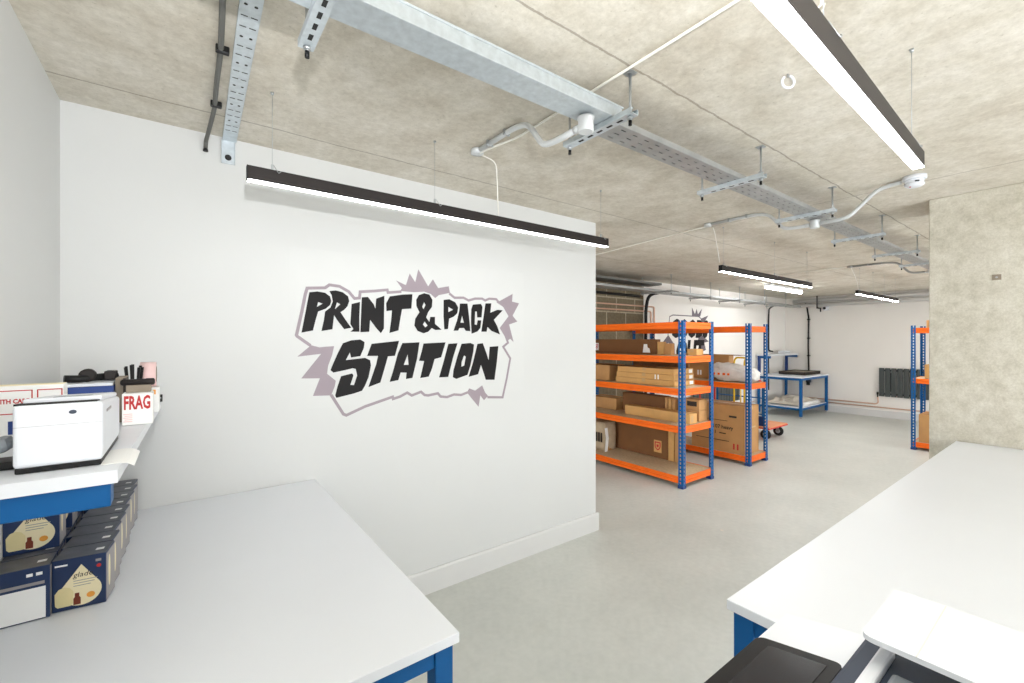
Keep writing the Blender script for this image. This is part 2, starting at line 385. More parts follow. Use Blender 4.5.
SIGN_LINE=[[(0.544,1.56),(0.478,1.61),(0.475,1.616),(0.501,1.741),(0.518,1.835),(0.527,1.867),(0.618,1.875),(0.64,1.893),(0.693,1.889),(0.744,1.863),(0.776,1.826),(0.804,1.83),(0.808,1.866),(0.891,1.876),(0.968,1.888),(0.972,1.872),(1.056,1.883)],
[(1.383,1.893),(1.422,1.867),(1.489,1.871),(1.529,1.855),(1.58,1.87),(1.637,1.873),(1.661,1.862),(1.695,1.876),(1.754,1.876),(1.784,1.848)],
[(1.835,1.617),(1.856,1.571),(1.814,1.542),(1.845,1.5),(1.876,1.458),(1.845,1.316),(1.809,1.184),(1.68,1.195)],
[(1.52,1.239),(1.471,1.226),(1.418,1.233),(1.366,1.22),(1.32,1.227),(1.301,1.249),(1.233,1.241),(1.209,1.245),(1.184,1.267),(1.123,1.249),(1.093,1.268),(1.048,1.248),(1.004,1.237),(1.001,1.25),(0.836,1.207),(0.731,1.167),(0.715,1.175),(0.649,1.288)]]
# ================================================================ THE ROOM
struct('floor', MB().box(LEFT_X - .2, FAR_X + .2, -2.2, BACK_Y + .2, -.1, 0), 'floor')
struct('ceiling', MB().box(LEFT_X - .2, FAR_X + .2, -2.2, BACK_Y + .2, CEIL, CEIL + .2), 'ceil')
struct('wall_left', MB().box(LEFT_X - .2, LEFT_X, -2.2, LOGO_Y, 0, CEIL), 'wall')
struct('wall_partition', MB().box(LEFT_X - .2, 2.768, LOGO_Y, LOGO_Y + .12, 0, CEIL), 'wall')
struct('wall_back', MB().box(6.08, FAR_X, BACK_Y, BACK_Y + .2, 0, CEIL), 'wallfar')
struct('wall_blockwork', MB().box(LEFT_X - .2, 6.08, BACK_Y + .005, BACK_Y + .2, 0, CEIL), 'block')
struct('wall_far', MB().box(FAR_X, FAR_X + .2, -2.2, BACK_Y + .2, 0, CEIL), 'wallfar')
struct('wall_behind', MB().box(LEFT_X - .2, 1.0, -2.4, -2.2, 0, CEIL).box(1.0, 4.8, -2.4, -2.2, 2.3, CEIL).box(4.75, FAR_X + .2, -2.4, -2.2, 1.35, CEIL), 'wall')  # unseen; openings and lintel shaped to steer sky light into the room
pb = MB(); pb.box(4.18, 4.75, -2.2, .7256, 0, CEIL, bev=.006)
struct('wall_pier', pb, 'pillar')
b = MB(); prof = [(0, 0), (.02, 0), (.02, .136), (.014, .146), (0, .146)]
b.prism(prof, lambda a, h: (LEFT_X, LOGO_Y - a, h), lambda a, h: (2.788, LOGO_Y - a, h))
b.prism(prof, lambda a, h: (2.768 + a, LOGO_Y, h), lambda a, h: (2.768 + a, LOGO_Y + .12, h))
struct('baseboard_partition', b, 'trim')
b = MB(); b.prism(prof, lambda a, h: (FAR_X - a, -2.2, h), lambda a, h: (FAR_X - a, BACK_Y, h)); struct('baseboard_far', b, 'trim')
b = MB(); b.prism(prof, lambda a, h: (6.08, BACK_Y - a, h), lambda a, h: (FAR_X - .02, BACK_Y - a, h)); struct('baseboard_back', b, 'trim')

# ================================================================ WALL SIGNS
XW, ZW = (1, 0, 0), (0, 0, 1)
s = thing('wall_sign', 'large black hand-lettered PRINT & PACK STATION sign on the white partition', 'sign', (1.2, LOGO_Y, 1.2))
def sm(): return MB((1.2, LOGO_Y, 1.2))
def layer(m, polys, dy, depth=.0008):
    for o_, hs in polys: add_shape(m, o_, hs, (0, LOGO_Y - dy, 0), XW, ZW, depth)
    return m
m = sm(); m.prism([(.44, 1.22), (2.0, 1.22), (2.0, 2.08), (.44, 2.08)], lambda a, h: (a, LOGO_Y - .0006, h), lambda a, h: (a, LOGO_Y, h)); m.build('vinyl_backing', 'vinyl', s)
for P_ in SIGN_BURST: layer(sm(), [(P_, [])], .0012).build('burst', 'mauve', s)
m = sm()
for P_ in SIGN_LINE: ribbon(m, P_, .016, (0, LOGO_Y - .0013, 0), XW, ZW, .0008)
m.build('outline', 'mauve', s)
for P_ in SIGN_TOP + SIGN_LOW: layer(sm(), [P_], .0016, .001).build('letter', 'inkblack', s)

s = thing('wall_sign', 'small black and mauve GOODS OUT sign on the far white wall behind the racking', 'sign', (7.2, BACK_Y, 1.2))
def s2(): return MB((7.2, BACK_Y, 1.2))
o2 = (0, BACK_Y - .002, 0)
for word, x, z, size in (('GOODS', 6.84, 1.66, .40), ('OUT', 6.98, 1.22, .50)):
    m = s2(); add_text(m, word, size, (x, BACK_Y - .0022, z), (.82, 0, 0), ZW, .001, bold=.03, shear=.18); m.build('lettering', 'inkblack', s)
m = s2(); ribbon(m, [(6.74, 1.60), (6.80, 2.0), (6.90, 2.03), (7.72, 2.03), (7.84, 1.98), (7.80, 1.62), (7.62, 1.55), (7.60, 1.16), (6.96, 1.12), (6.94, 1.52), (6.74, 1.60)], .018, o2, XW, ZW, .001); m.build('outline', 'mauvedark', s)
for P_ in ([(7.5, 2.03), (7.50, 2.19), (7.60, 2.07), (7.66, 2.17), (7.70, 2.07), (7.84, 2.18), (7.78, 2.03)],
           [(7.80, 1.99), (8.06, 2.06), (7.95, 1.95), (8.04, 1.86), (7.80, 1.86)],
           [(7.76, 1.72), (8.08, 1.56), (7.92, 1.54), (7.98, 1.40), (7.80, 1.36), (7.82, 1.22), (7.62, 1.14), (7.62, 1.34), (7.74, 1.46), (7.70, 1.58)],
           [(6.76, 1.68), (6.54, 1.50), (6.78, 1.54), (6.74, 1.30), (6.95, 1.50)]):
    m = s2(); add_shape(m, P_, [], (0, BACK_Y - .0018, 0), XW, ZW, .001); m.build('burst', 'mauvedark', s)

# ================================================================ WORKBENCHES
def bench(label, loc, rz, L, W, H, riser=None, low=None, group=None, taper=0):
    t = thing('workbench', label, 'workbench', loc, rz)
    tb = MB(); tb.box(0, L, 0, W, H - .026, H, bev=.002); tb.build('tabletop', 'top', t)
    leg = .05; ins = .012
    for x in (ins, L - ins - leg):
        for y in (ins, W - ins - leg):
            q = MB(); q.box(x, x + leg, y, y + leg, .035, H - .026, bev=.003); lo = q.build('leg', 'blue', t)
            f = MB(); f.lathe([(.008, .012), (.008, .036)], (x + leg / 2, y + leg / 2, 0), n=10); f.lathe([(.022, 0), (.022, .008), (.012, .013)], (x + leg / 2, y + leg / 2, 0), n=14)
            f.build('levelling_foot', 'rod', lo)
    z0, z1 = H - .026 - .05, H - .026
    for a in ((ins + leg, L - ins - leg, ins + .006, ins + .036), (ins + leg, L - ins - leg, W - ins - .036, W - ins - .006),
              (ins + .006, ins + .036, ins + leg, W - ins - leg), (L - ins - .036, L - ins - .006, ins + leg, W - ins - leg)):
        q = MB(); q.box(*a, z0, z1, bev=.002); q.build('rail', 'blue', t)
    if low:
        q = MB(); q.box(.02, L - .02, .03, W - .07, low - .018, low, bev=.002); q.build('lower_shelf', 'top', t)
        for a in ((ins + leg, L - ins - leg, ins + .01, ins + .04), (ins + .01, ins + .04, ins + leg, W - ins - leg), (L - ins - .04, L - ins - .01, ins + leg, W - ins - leg)):
            q = MB(); q.box(*a, low - .06, low - .018, bev=.002); q.build('lower_rail', 'blue', t)
    if riser:
        x0, x1, y0, y1, rz_ = riser
        q = MB(); q.prism([(x0, y0), (x1, y0 - taper), (x1, y1), (x0, y1)], lambda a, h: (a, h, rz_ - .028), lambda a, h: (a, h, rz_)); q.build('riser_shelf', 'top', t)
        for x in (x0 + .012, x1 - .062):
            q = MB(); q.box(x, x + .05, W - .07, W - .02, H, rz_ - .028, bev=.003); q.build('riser_post', 'navy', t)
            q = MB(); q.box(x, x + .05, y0 + .012, W - .07, rz_ - .080, rz_ - .028, bev=.003); q.build('riser_arm', 'blue', t)
    return t
bench('white-topped blue steel workbench against the logo wall at the left', (.567, .986, 0), PI / 2, 1.552, .971, .84, riser=(.284, 1.552, .682, .971, 1.31), taper=.030)
bench('long white-topped bench at the right running up to the concrete pier', (1.142, -.26, 0), 0, 3.03, .85, .91)
bench('blue framed packing bench with raised shelf in the far corner', (9.97, 3.61, 0), 0, 1.45, .885, .84, riser=(.0, 1.45, .60, .885, 1.275), low=.22)

# ================================================================ BOLTLESS RACKS
RH = 1.80
def upright_parts(x, y, sx, sy, t):
    """an L of two punched flanges; sx, sy point into the rack"""
    m = MB(); w, th = .054, .003; pitch, hw, hh = .042, .0065, .0115
    for ax in (0, 1):
        def add(u0, u1, z0, z1):
            if ax == 0: m.box(min(x + sx * u0, x + sx * u1), max(x + sx * u0, x + sx * u1), min(y, y + sy * th), max(y, y + sy * th), z0, z1)
            else: m.box(min(x, x + sx * th), max(x, x + sx * th), min(y + sy * u0, y + sy * u1), max(y + sy * u0, y + sy * u1), z0, z1)
        c = .029
        add(0, c - hw, .03, RH); add(c + hw, w, .03, RH)
        z = .03
        while z < RH - .01:
            add(c - hw, c + hw, z, min(RH, z + pitch - 2 * hh)); z += pitch
    u = m.build('upright', 'blue', t)
    f = MB(); f.box(min(x - sx * .004, x + sx * .060), max(x - sx * .004, x + sx * .060), min(y - sy * .004, y + sy * .060), max(y - sy * .004, y + sy * .060), 0, .032, bev=.003)
    f.build('foot_cap', 'navy', u)
BEAM = [(0, 0), (.014, 0), (.014, .003), (.014, .072), (-.001, .072), (-.001, .044), (.005, .040), (.005, .033), (0, .030)]
def rack(label, loc, D, L, levels, group=None):
    t = thing('storage_rack', label, 'rack', loc, 0, group)
    for x, sx in ((0, 1), (D, -1)):
        for y, sy in ((0, 1), (L, -1)): upright_parts(x, y, sx, sy, t)
    for z in levels:
        zb = z - .072
        for x, sx in ((.004, 1), (D - .004, -1)):
            m = MB(); m.prism(BEAM, lambda a, h: (x + sx * a, (.056), zb + h), lambda a, h: (x + sx * a, L - (.056), zb + h))
            for yy in (.004, L - .059): m.box(min(x + sx * .001, x + sx * .004), max(x + sx * .001, x + sx * .004), yy, yy + .055, zb, zb + .072)
            m.build('long_beam', 'orange', t)
        for y, sy in ((.004, 1), (L - .004, -1)):
            m = MB(); m.prism(BEAM, lambda a, h: (.056, y + sy * a, zb + h), lambda a, h: (D - .056, y + sy * a, zb + h))
            m.build('end_beam', 'orange', t)
        m = MB(); m.box(.016, D - .016, .016, L - .016, z - .012, z - .002)
        m.build('shelf_deck', 'deck', t)
    return t
R1 = [.122, .662, 1.064, 1.415, 1.785]
R2 = [.116, 1.035, 1.765]
rack('nearest five-tier orange and blue rack full of flat cartons', (4.25, 2.665, 0), .62, 1.80, R1)
rack('three-tier orange and blue rack holding the wrapped white bag', (5.69, 2.645, 0), .50, 1.80, R2)
rack('orange and blue rack half hidden behind the concrete pier', (8.47, -.135, 0), .60, 1.80, R2)

# ================================================================ CARTONS
def carton(label, x0, x1, y0, y1, z0, z1, m='card', rz=0, tilt=0, tapes=True, marks=None, cat='carton', name='carton', group=None, axis='y', flapless=False):
    """x0.. in world metres; tilt leans it about its lower edge (towards +x)"""
    cx, cy = (x0 + x1) / 2, (y0 + y1) / 2
    t = thing(name, label, cat, (cx, cy, z0), rz, group)
    w, l, h = (x1 - x0) / 2, (y1 - y0) / 2, z1 - z0
    T = Matrix.Rotation(tilt, 4, 'Y') if tilt else None
    q = MB(); q.box(-w, w, -l, l, .001, h, bev=.004, mtx=T); q.build('box_body', m, t)
    if tapes:
        q = MB(); k = .024
        if axis == 'y': q.box(-k, k, -l - .0008, l + .0008, h - .05 if h > .12 else h * .5, h + .0008, mtx=T)
        else: q.box(-w - .0008, w + .0008, -k, k, h - .05 if h > .12 else h * .5, h + .0008, mtx=T)
        q.build('parcel_tape', 'tape', t)
    for mk in (marks or []):
        q = MB(); mk[1](q, w, l, h)
        if T: bmesh.ops.transform(q.bm, matrix=T, verts=list(q.bm.verts))
        q.build(mk[0], mk[2], t)
    return t
def patch(y0, y1, z0, z1, d=.0012):        # a patch on the aisle side (-x), y counted from the near end
    return lambda q, w, l, h: q.box(-w - d, -w, -l + y0, -l + y1, z0, z1)
def endpatch(x0, x1, z0, z1, d=.0012):     # a patch on the end facing the door (-y)
    return lambda q, w, l, h: q.box(-w + x0, -w + x1, -l - d, -l, z0, z1)
def words_(body, size, y, z, bold=.0):     # print on the aisle side reads from far end to near end
    return lambda q, w, l, h: add_text(q, body, size, (-w - .0004, -l + y, z), (0, -1, 0), (0, 0, 1), .0008, bold=bold)
def crest(y, z, k):                         # a red shield mark on its white label
    def f(q, w, l, h):
        pts = [(-.5, .6), (.5, .6), (.5, -.1), (.3, -.45), (0, -.65), (-.3, -.45), (-.5, -.1)]
        hole = [(-.34, .44), (.34, .44), (.34, -.06), (.2, -.34), (0, -.47), (-.2, -.34), (-.34, -.06)]
        add_shape(q, [(a * k, c * k) for a, c in pts], [[(a * k, c * k) for a, c in hole]], (-w - .0022, -l + y, z), (0, -1, 0), (0, 0, 1), .001)
        add_shape(q, [(a * k * .36, c * k * .36) for a, c in pts], [], (-w - .0022, -l + y, z), (0, -1, 0), (0, 0, 1), .001)
    return f
g = 'cartons on the racks'
# second tier of the near rack (under the top)
def tier(n): return R1[n] - .001
z = tier(3)
carton('big flat brown carton with torn white label standing on the rack second tier from top', 4.60, 4.68, 3.235, 4.38, z, z + .185, 'card3', tapes=False,
       marks=[('torn_label', lambda q, w, l, h: add_shape(q, [(-.10, .02), (-.085, .125), (-.035, .125), (-.03, .085), (0, .07), (.01, .02)], [], (-w - .001, -l + .10, 0), (0, -1, 0), (0, 0, 1), .001), 'paper'),
              ('crest_label', patch(.93, 1.0, .035, .135), 'paper'), ('crest', crest(.965, .088, .05), 'redprint')])
carton('narrow brown carton leaning at the end of the big flat one, upper tier', 4.60, 4.66, 3.14, 3.225, z, z + .155, 'card2', tapes=False)
carton('short pale carton edge beside the sign, upper tier of near rack', 4.60, 4.66, 3.03, 3.13, z, z + .135, 'card', tapes=False)
carton('small brown carton at the near right corner of the upper tier', 4.68, 4.82, 2.76, 2.88, z, z + .072, 'card2', axis='x')
# third tier
z = tier(2)
carton('square brown carton with open flap at the left of the middle tier', 4.42, 4.74, 3.82, 4.30, z, z + .20, 'card', tapes=False,
       marks=[('open_flap', lambda q, w, l, h: q.box(-w + .02, w, -l - .10, -l, h - .012, h - .006), 'card3')])
for k, lab in enumerate(('long flat carton at the bottom of the stack of three', 'long flat carton in the middle of the stack of three', 'long flat carton on top of the stack of three')):
    carton(lab + ' on the near rack', 4.40 + .004 * k, 4.80, 2.86 + .008 * k, 3.70 - .012 * k, z + .066 * k, z + .066 * k + .065, 'card2', group='stacked long flat cartons', axis='x',
           marks=[('white_end_label', endpatch(.30, .37, .012, .052), 'paper')] + ([('white_strap_mark', patch(.20, .215, .005, .06), 'paper'), ('white_strap_mark', patch(.24, .255, .005, .06), 'paper')] if k == 1 else []))
carton('tall dark carton standing behind the long flat stack', 4.815, 4.85, 2.95, 3.75, z, z + .27, 'card3', tapes=False)
q = MB((4.70, 3.06, z + .198)); q.lathe([(.022, .0), (.022, .085), (.010, .085), (.010, .083)], (4.70, 3.06, z + .1995), n=16)
tag(q.build('paper_tube', 'paper'), 'short white tube standing on top of the long flat cartons', 'tube')
# fourth tier
z = tier(1)
carton('square brown carton at the far left of the fourth tier', 4.58, 4.82, 3.84, 4.30, z, z + .152, 'card')
carton('long low open carton along the fourth tier', 4.46, 4.60, 2.71, 3.60, z, z + .112, 'card2', tapes=False,
       marks=[('corner_label', endpatch(.02, .07, .02, .09), 'tape')])
carton('dark brown carton behind the long low one, fourth tier', 4.66, 4.80, 3.17, 3.80, z, z + .24, 'card3', tapes=False)
for k in range(3):
    carton(('first', 'second', 'third')[k] + ' upright flat carton from the left in the trio on the fourth tier', 4.66, 4.80, 3.125 - .048 * k, 3.162 - .048 * k, z, z + .235 - .004 * k, ('card', 'card2', 'card')[k], tapes=False, group='upright flat cartons')
for k in range(2):
    carton(('lower', 'upper')[k] + ' brown carton with black label at right of the fourth tier', 4.68, 4.845, 2.73, 2.95, z + .125 * k, z + .125 * k + .124, 'card', tapes=False, group='black-labelled cartons',
           marks=[('black_label', patch(.03, .15, .045, .10), 'print_')])
# bottom tier
z = tier(0)
t = thing('parcel_sack', 'pale paper sack printed III at the left of the bottom tier', 'sack', (4.56, 4.09, z))
q = MB(); bmesh.ops.create_cube(q.bm, size=1); bmesh.ops.subdivide_edges(q.bm, edges=list(q.bm.edges), cuts=7, use_grid_fill=True)
for v in q.bm.verts:
    p = v.co; n_ = noise.noise(Vector((p.x * 4, p.y * 4, p.z * 4))) * .012
    k = 1 - .3 * max(0, abs(p.z) - .25)
    v.co = Vector((p.x * .22 * k + n_, p.y * .33 * k + n_, (p.z + .5) * .37))
for f in q.bm.faces: f.smooth = True
q.build('sack_body', 'sack', t)
q = MB(); add_text(q, 'III', .17, (-.128, -.02, .12), (0, -1, 0), (0, 0, 1), .002, bold=.004); q.build('printed_mark', 'print_', t)
q = MB(); q.box(-.10, .09, -.155, -.145, .0, .30, mtx=rotz(.08)); q.build('card_edge', 'card', t)
t = thing('paper_bundle', 'creased white sheet folded beside the dark carton, bottom tier', 'paper', (4.55, 3.90, z))
q = MB(); ribbon(q, [(.0, 0), (-.012, .10), (-.020, .18), (.0, .31)], .004, (-.1, 0, .001), (0, 1, 0), (0, 0, 1), .05); q.build('sheet', 'paper', t)
carton('big dark brown carton with red crest label on the bottom tier', 4.73, 4.845, 3.17, 3.98, z, z + .40, 'card3', tapes=False,
       marks=[('crest_label', patch(.085, .195, .07, .22), 'card2'), ('crest', crest(.14, .15, .085), 'redprint')])
for k in range(2):
    carton(('left', 'right')[k] + ' of two narrow brown cartons at the end of the bottom tier', 4.73, 4.845, 3.085 - .088 * k, 3.162 - .088 * k, z, z + .40 - .008 * k, ('card2', 'card')[k], tapes=False, group='narrow cartons bottom tier')
# the second rack
z = R2[1] - .001
carton('large brown carton with open flap on the middle shelf of the second rack', 6.035, 6.165, 3.085, 3.83, z, z + .352, 'card', tapes=False,
       marks=[('open_flap', lambda q, w, l, h: q.box(-w, w, -l - .16, -l, h - .008, h - .001), 'card3'),
              ('arrow_mark', patch(.40, .425, .05, .12), 'paper'), ('arrow_mark', patch(.44, .465, .05, .12), 'paper')])
z = R2[0] - .001
carton('huge brown carton with black printed lettering on the bottom of the second rack', 5.735, 6.125, 2.73, 3.46, z, z + .62, 'card', axis='y',
       marks=[('printed_lettering', words_('CS/107 heavy', .068, .52, .30, .0012), 'print_'), ('printed_lettering', words_('1', .06, .40, .225, .002), 'print_'), ('printed_line', patch(.24, .33, .232, .246), 'print_'),
              ('printed_line', patch(.22, .62, .405, .412), 'print_'), ('printed_block', patch(.10, .20, .46, .485), 'print_'),
              ('printed_line', patch(.20, .66, .14, .147), 'print_'), ('arrow_mark', patch(.075, .095, .05, .125), 'redprint'), ('arrow_mark', patch(.125, .145, .05, .125), 'redprint'),
              ('printed_line', endpatch(.08, .30, .33, .35), 'tape')])
# wrapped white bag of goods
t = thing('wrapped_bag', 'clear-wrapped white bag with orange print on the second rack', 'bag', (5.905, 2.935, R2[1]))
q = MB(); bmesh.ops.create_icosphere(q.bm, subdivisions=5, radius=1)
for v in q.bm.verts:
    p = v.co.copy(); sg = lambda a, e: math.copysign(abs(a) ** e, a)
    n_ = noise.fractal(p * 2.2, .9, 2.0, 4) * .14 + noise.noise(p * 9) * .04
    v.co = Vector((sg(p.x, .6) * (.115 + .06 * n_), sg(p.y, .55) * (.30 + .14 * n_), .118 + sg(p.z, .6) * (.112 + .16 * n_)))
    if v.co.z < .003: v.co.z = .003
    v.co.z *= 1 - .25 * max(0, -v.co.y / .33) + .15 * max(0, v.co.y / .33)
for f in q.bm.faces: f.smooth = True
q.build('bag_body', 'white_bag', t)
for y, w in ((.16, .03), (.09, .035), (.03, .03), (.22, .02)):
    q = MB(); q.box(-.126, -.114, y - w / 2, y + w / 2, .085, .115, bev=.004); q.build('orange_print', 'orange', t)

# third rack: goods seen beside the pier
carton('brown carton on the bottom of the rack behind the pier', 8.53, 8.95, .95, 1.59, R2[0] - .001, R2[0] + .40, 'card', axis='x')
carton('pale parcel on the middle shelf of the rack behind the pier', 8.60, 8.98, .9, 1.54, R2[1] - .001, R2[1] + .20, 'card2', axis='x')
carton('flat brown carton lying on top of the rack behind the pier', 8.6, 8.9, .85, 1.52, R2[2] - .001, R2[2] + .11, 'card', axis='x')

# ================================================================ GIFT BOXES UNDER THE RISER
GW, GD, GH = .112, .088, .143
def gift_box(label, group, back=False):
    t = thing('gift_box', label, 'box', (0, 0, 0), 0, group)
    w = GW / 2
    q = MB(); q.box(-w, w, 0, GD, .0005, GH - .001, bev=.0015); q.build('box_body', 'boxblue', t)
    q = MB(); q.box(-w + .001, w - .001, .001, GD - .001, GH - .001, GH + .0004); lid = q.build('lid', 'boxtop_sheen', t)
    q = MB(); q.box(w - .03, w - .012, .03, .045, GH + .0004, GH + .0009); q.build('seal', 'paper', lid)
    X, Z = (1, 0, 0), (0, 0, 1)
    q = MB(); q.box(w, w + .0006, .004, GD - .004, .004, GH - .006); sp = q.build('side_panel', 'silver', t)
    ov = [(.020 * math.cos(a) * .45, .045 * math.sin(a)) for a in [2 * PI * i / 20 for i in range(20)]]
    q = MB(); add_shape(q, ov, [], (w + .0009, .03, .08), (0, 1, 0), Z, .0006); q.build('oval_print', 'cream', sp)
    if back:
        q = MB(); q.box(-w + .003, w - .008, -.0006, 0, .004, .088); q.build('address_label', 'paper', t)
        q = MB(); q.box(-w + .004, w - .01, -.0006, 0, .095, .103); q.build('printed_band', 'silver', t)
        for x in (.012, .03): q = MB(); q.box(x, x + .012, -.0006, 0, .120, .128); q.build('recycling_mark', 'paper', t)
    else:
        pts = [(0, .122)]
        R = .043; cz = .048
        for i in range(25):
            a = math.radians(38) - i * math.radians(256) / 24
            pts.append((R * math.cos(a), cz + R * math.sin(a) * .93))
        q = MB(); add_shape(q, [(p[0] + .004, p[1]) for p in pts], [], (0, -.0004, 0), X, Z, .0008); dr = q.build('drop_print', 'cream', t)
        q = MB(); add_text(q, 'glade', .020, (-.013, -.0009, .088), X, Z, .0005, shear=.2); q.build('lettering', 'print_', dr)
        dp = [(-.044, .012), (-.018, .012), (-.013, .018), (-.012, .05), (-.02, .062), (-.031, .066), (-.042, .062), (-.05, .05), (-.049, .018)]
        q = MB(); add_shape(q, dp, [], (0, -.001, 0), X, Z, .0006); q.build('vessel_print', 'dif', dr)
        q = MB(); add_shape(q, [(-.012, .012), (.003, .012), (.003, .03), (.0, .034), (.0, .044), (-.009, .044), (-.009, .034), (-.012, .03)], [], (0, -.0012, 0), X, Z, .0006); q.build('bottle_print', 'amber', dr)
        q = MB(); add_shape(q, [(.024 + .009 * math.cos(a), .033 + .008 * math.sin(a)) for a in [2 * PI * i / 14 for i in range(14)]], [], (0, -.001, 0), X, Z, .0006); q.build('fruit_print', 'orangeprint', dr)
        for i, (wd, zz) in enumerate(((.05, .077), (.044, .070), (.036, .063))):
            q = MB(); q.box(-.012, -.012 + wd, -.0010, -.0004, zz, zz + .0018); q.build('text_line', 'silver', dr)
        q = MB(); q.box(-w + .006, -w + .032, -.0005, 0, .124, .1285); q.build('heading_print', 'paper', t)
        q = MB(); q.box(w - .022, w - .010, -.0005, 0, .122, .129); q.build('corner_print', 'silver', t)
        q = MB(); add_shape(q, [(w - .015 + .005 * math.cos(a), .110 + .005 * math.sin(a)) for a in [2 * PI * i / 12 for i in range(12)]], [], (0, -.0003, 0), X, Z, .0006); q.build('round_sticker', 'redprint', t)
    return t
nth = ['front', 'second', 'third', 'fourth', 'fifth', 'sixth', 'seventh', 'eighth', 'ninth']
gb = gift_box('navy gift box with cream drop print at the front of the right-hand row', 'navy gift boxes')
gx = -.235
gb.location = (gx, 1.711, .84); gb.rotation_euler = (0, 0, -.12)
for k in range(1, 9):
    dup(gb, (gx + .0012 * k + .003 * math.sin(k * 2.1), 1.711 + .0912 * k, .84), -.12 + .006 * math.sin(k * 1.7),
        ('navy gift box %s from the front in the right-hand row' % nth[k]) if k < 8 else 'last navy gift box of the row, touching the logo wall')
bb = gift_box('navy gift box turned to show its white label, at the left', 'navy gift boxes', True)
bx = -.3475
bb.location = (bx, 1.704, .84)
for k in range(1, 5):
    dup(bb, (bx, 1.704 + .092 * k, .84), 0, 'navy gift box %s from the front in the bottom left-hand layer' % nth[k])
u1 = dup(gb, (bx - .002, 1.83, .84 + GH + .0005), 0, 'navy gift box with drop print stacked on top, nearest below the blue rail')
u2 = dup(gb, (bx + .000, 2.00, .84 + GH + .0005), 0, 'navy gift box stacked on top, behind the first one under the blue rail')
# ================================================================ LINEAR LAMPS
def lamp(label, x0, x1, y, zb, wires, flex=None, coil=None, led='led', R=None):
    """a suspended black LED bar running along the logo wall's direction; R turns it as it hangs"""
    t = thing('linear_light', label, 'light', ((x0 + x1) / 2, y, zb)); o = t.location[:]
    w = .0165; R = R or Matrix()
    q = MB(o); q.box(x0, x1, y - w, y + w, zb + .003, zb + .056, bev=.0015, mtx=R); hs = q.build('housing', 'dark', t)
    for x in (x0 - .003, x1): q = MB(o); q.box(x, x + .003, y - w, y + w, zb + .001, zb + .056, mtx=R); q.build('end_cap', 'black', hs)
    q = MB(o); q.box(x0 + .001, x1 - .001, y - w + .001, y + w - .001, zb, zb + .003, mtx=R); q.build('diffuser', led, t)
    for x in wires:
        P = R @ Vector((x, y, zb + .054)); px_, py_, pz_ = P
        q = MB(o); q.tube([P, (px_, py_, CEIL - .006)], .0009, 6); wr = q.build('suspension_wire', 'rod', t)
        q = MB(o); q.lathe([(.005, CEIL - .009), (.007, CEIL)], (px_, py_, 0), n=10); q.build('ceiling_cup', 'rod', wr)
        q = MB(o); q.box(px_ - .004, px_ + .004, py_ - .004, py_ + .004, pz_, pz_ + .026); q.tube(bend([(px_ + .004, py_ - .006, pz_ + .024), (px_ + .02, py_ - .022, pz_ - .012), (px_ + .03, py_ - .021, pz_ + .002), (px_ + .035, py_, pz_ + .003)], .01), .0012, 6)
        q.build('wire_grip', 'rod', wr)
    if flex:
        q = MB(o); q.tube(bend(flex, .04), .0032, 8); q.build('power_flex', 'whitecable', t)
    if coil:
        x, yc, zc = coil; q = MB(o)
        q.tube([(x + .016 * math.cos(a), yc + .006 * math.sin(3 * a), zc + .030 * math.sin(a)) for a in [2 * PI * i / 16 for i in range(34)]], .0026, 6)
        q.tube([(x, yc, zc + .03), (x + .01, yc, CEIL)], .0026, 6); q.build('flex_coil', 'whitecable', t)
    return t
ZL = 2.204
lamp('long black linear light hanging in front of the PRINT & PACK STATION wall', .195, 2.245, 1.965, ZL, (.28, .99, 2.19), [(1.205, 1.93, 2.55), (1.27, 1.945, 2.558), (1.355, 1.962, 2.552), (1.362, 1.965, 2.47), (1.372, 1.965, ZL + .06)])
LR = Matrix.Translation((2.108, .392, ZL)) @ Matrix.Rotation(.0685, 4, 'Z') @ Matrix.Rotation(-.077, 4, 'Y') @ Matrix.Translation((-2.137, -.389, -ZL))      # it hangs a little low at the near end
lamp('bright linear light hanging overhead in front of the concrete pier', .137, 2.137, .391, ZL, (.3, 1.0, 2.0), None, (1.13, .372, 2.30), R=LR)
lamp('black linear light hanging above the orange racks', 3.705, 5.66, 1.965, ZL - .025, (3.75, 4.75, 5.56), [(3.59, 1.97, 2.545), (3.62, 1.97, 2.5), (3.66, 1.966, 2.36), (3.69, 1.965, ZL + .05)], led='ledfar')
lamp('farthest black linear light, hanging in front of the dark radiator', 7.3, 9.25, 1.985, ZL + .005, (7.4, 8.0, 8.55, 9.15), [(7.05, 1.98, 2.54), (7.2, 1.98, 2.45), (7.32, 1.985, 2.36), (7.36, 1.985, ZL + .05)], led='ledfar')
lamp('unseen black linear light added over the aisle behind the concrete pier', 4.95, 6.95, -1.18, ZL, (5.05, 6.0, 6.85), led='ledfar')  # added out of view to brighten the far zone
lamp('unseen black linear light added behind the pier at the radiator end', 7.9, 9.9, -.6, ZL, (8.0, 8.9, 9.8), led='ledfar')  # second added lamp, hidden by the pier, lifting the far end
t = thing('batten_light', 'white batten light fixed to the ceiling in the far corner', 'light', (8.6, 3.4, 2.49))
q = MB((8.6, 3.4, 2.49)); q.box(7.88, 9.35, 3.37, 3.43, 2.505, 2.545, bev=.004); q.build('housing', 'white', t)
for x in (8.1, 9.1): q = MB((8.6, 3.4, 2.49)); q.box(x, x + .04, 3.385, 3.415, 2.545, CEIL); q.build('ceiling_bracket', 'galv', t)
q = MB((8.6, 3.4, 2.49)); q.lathe([(.02, 7.9), (.026, 7.91), (.026, 9.32), (.02, 9.33)], (0, 3.4, 2.487), 'x', 14); q.build('diffuser', 'ledmid', t)

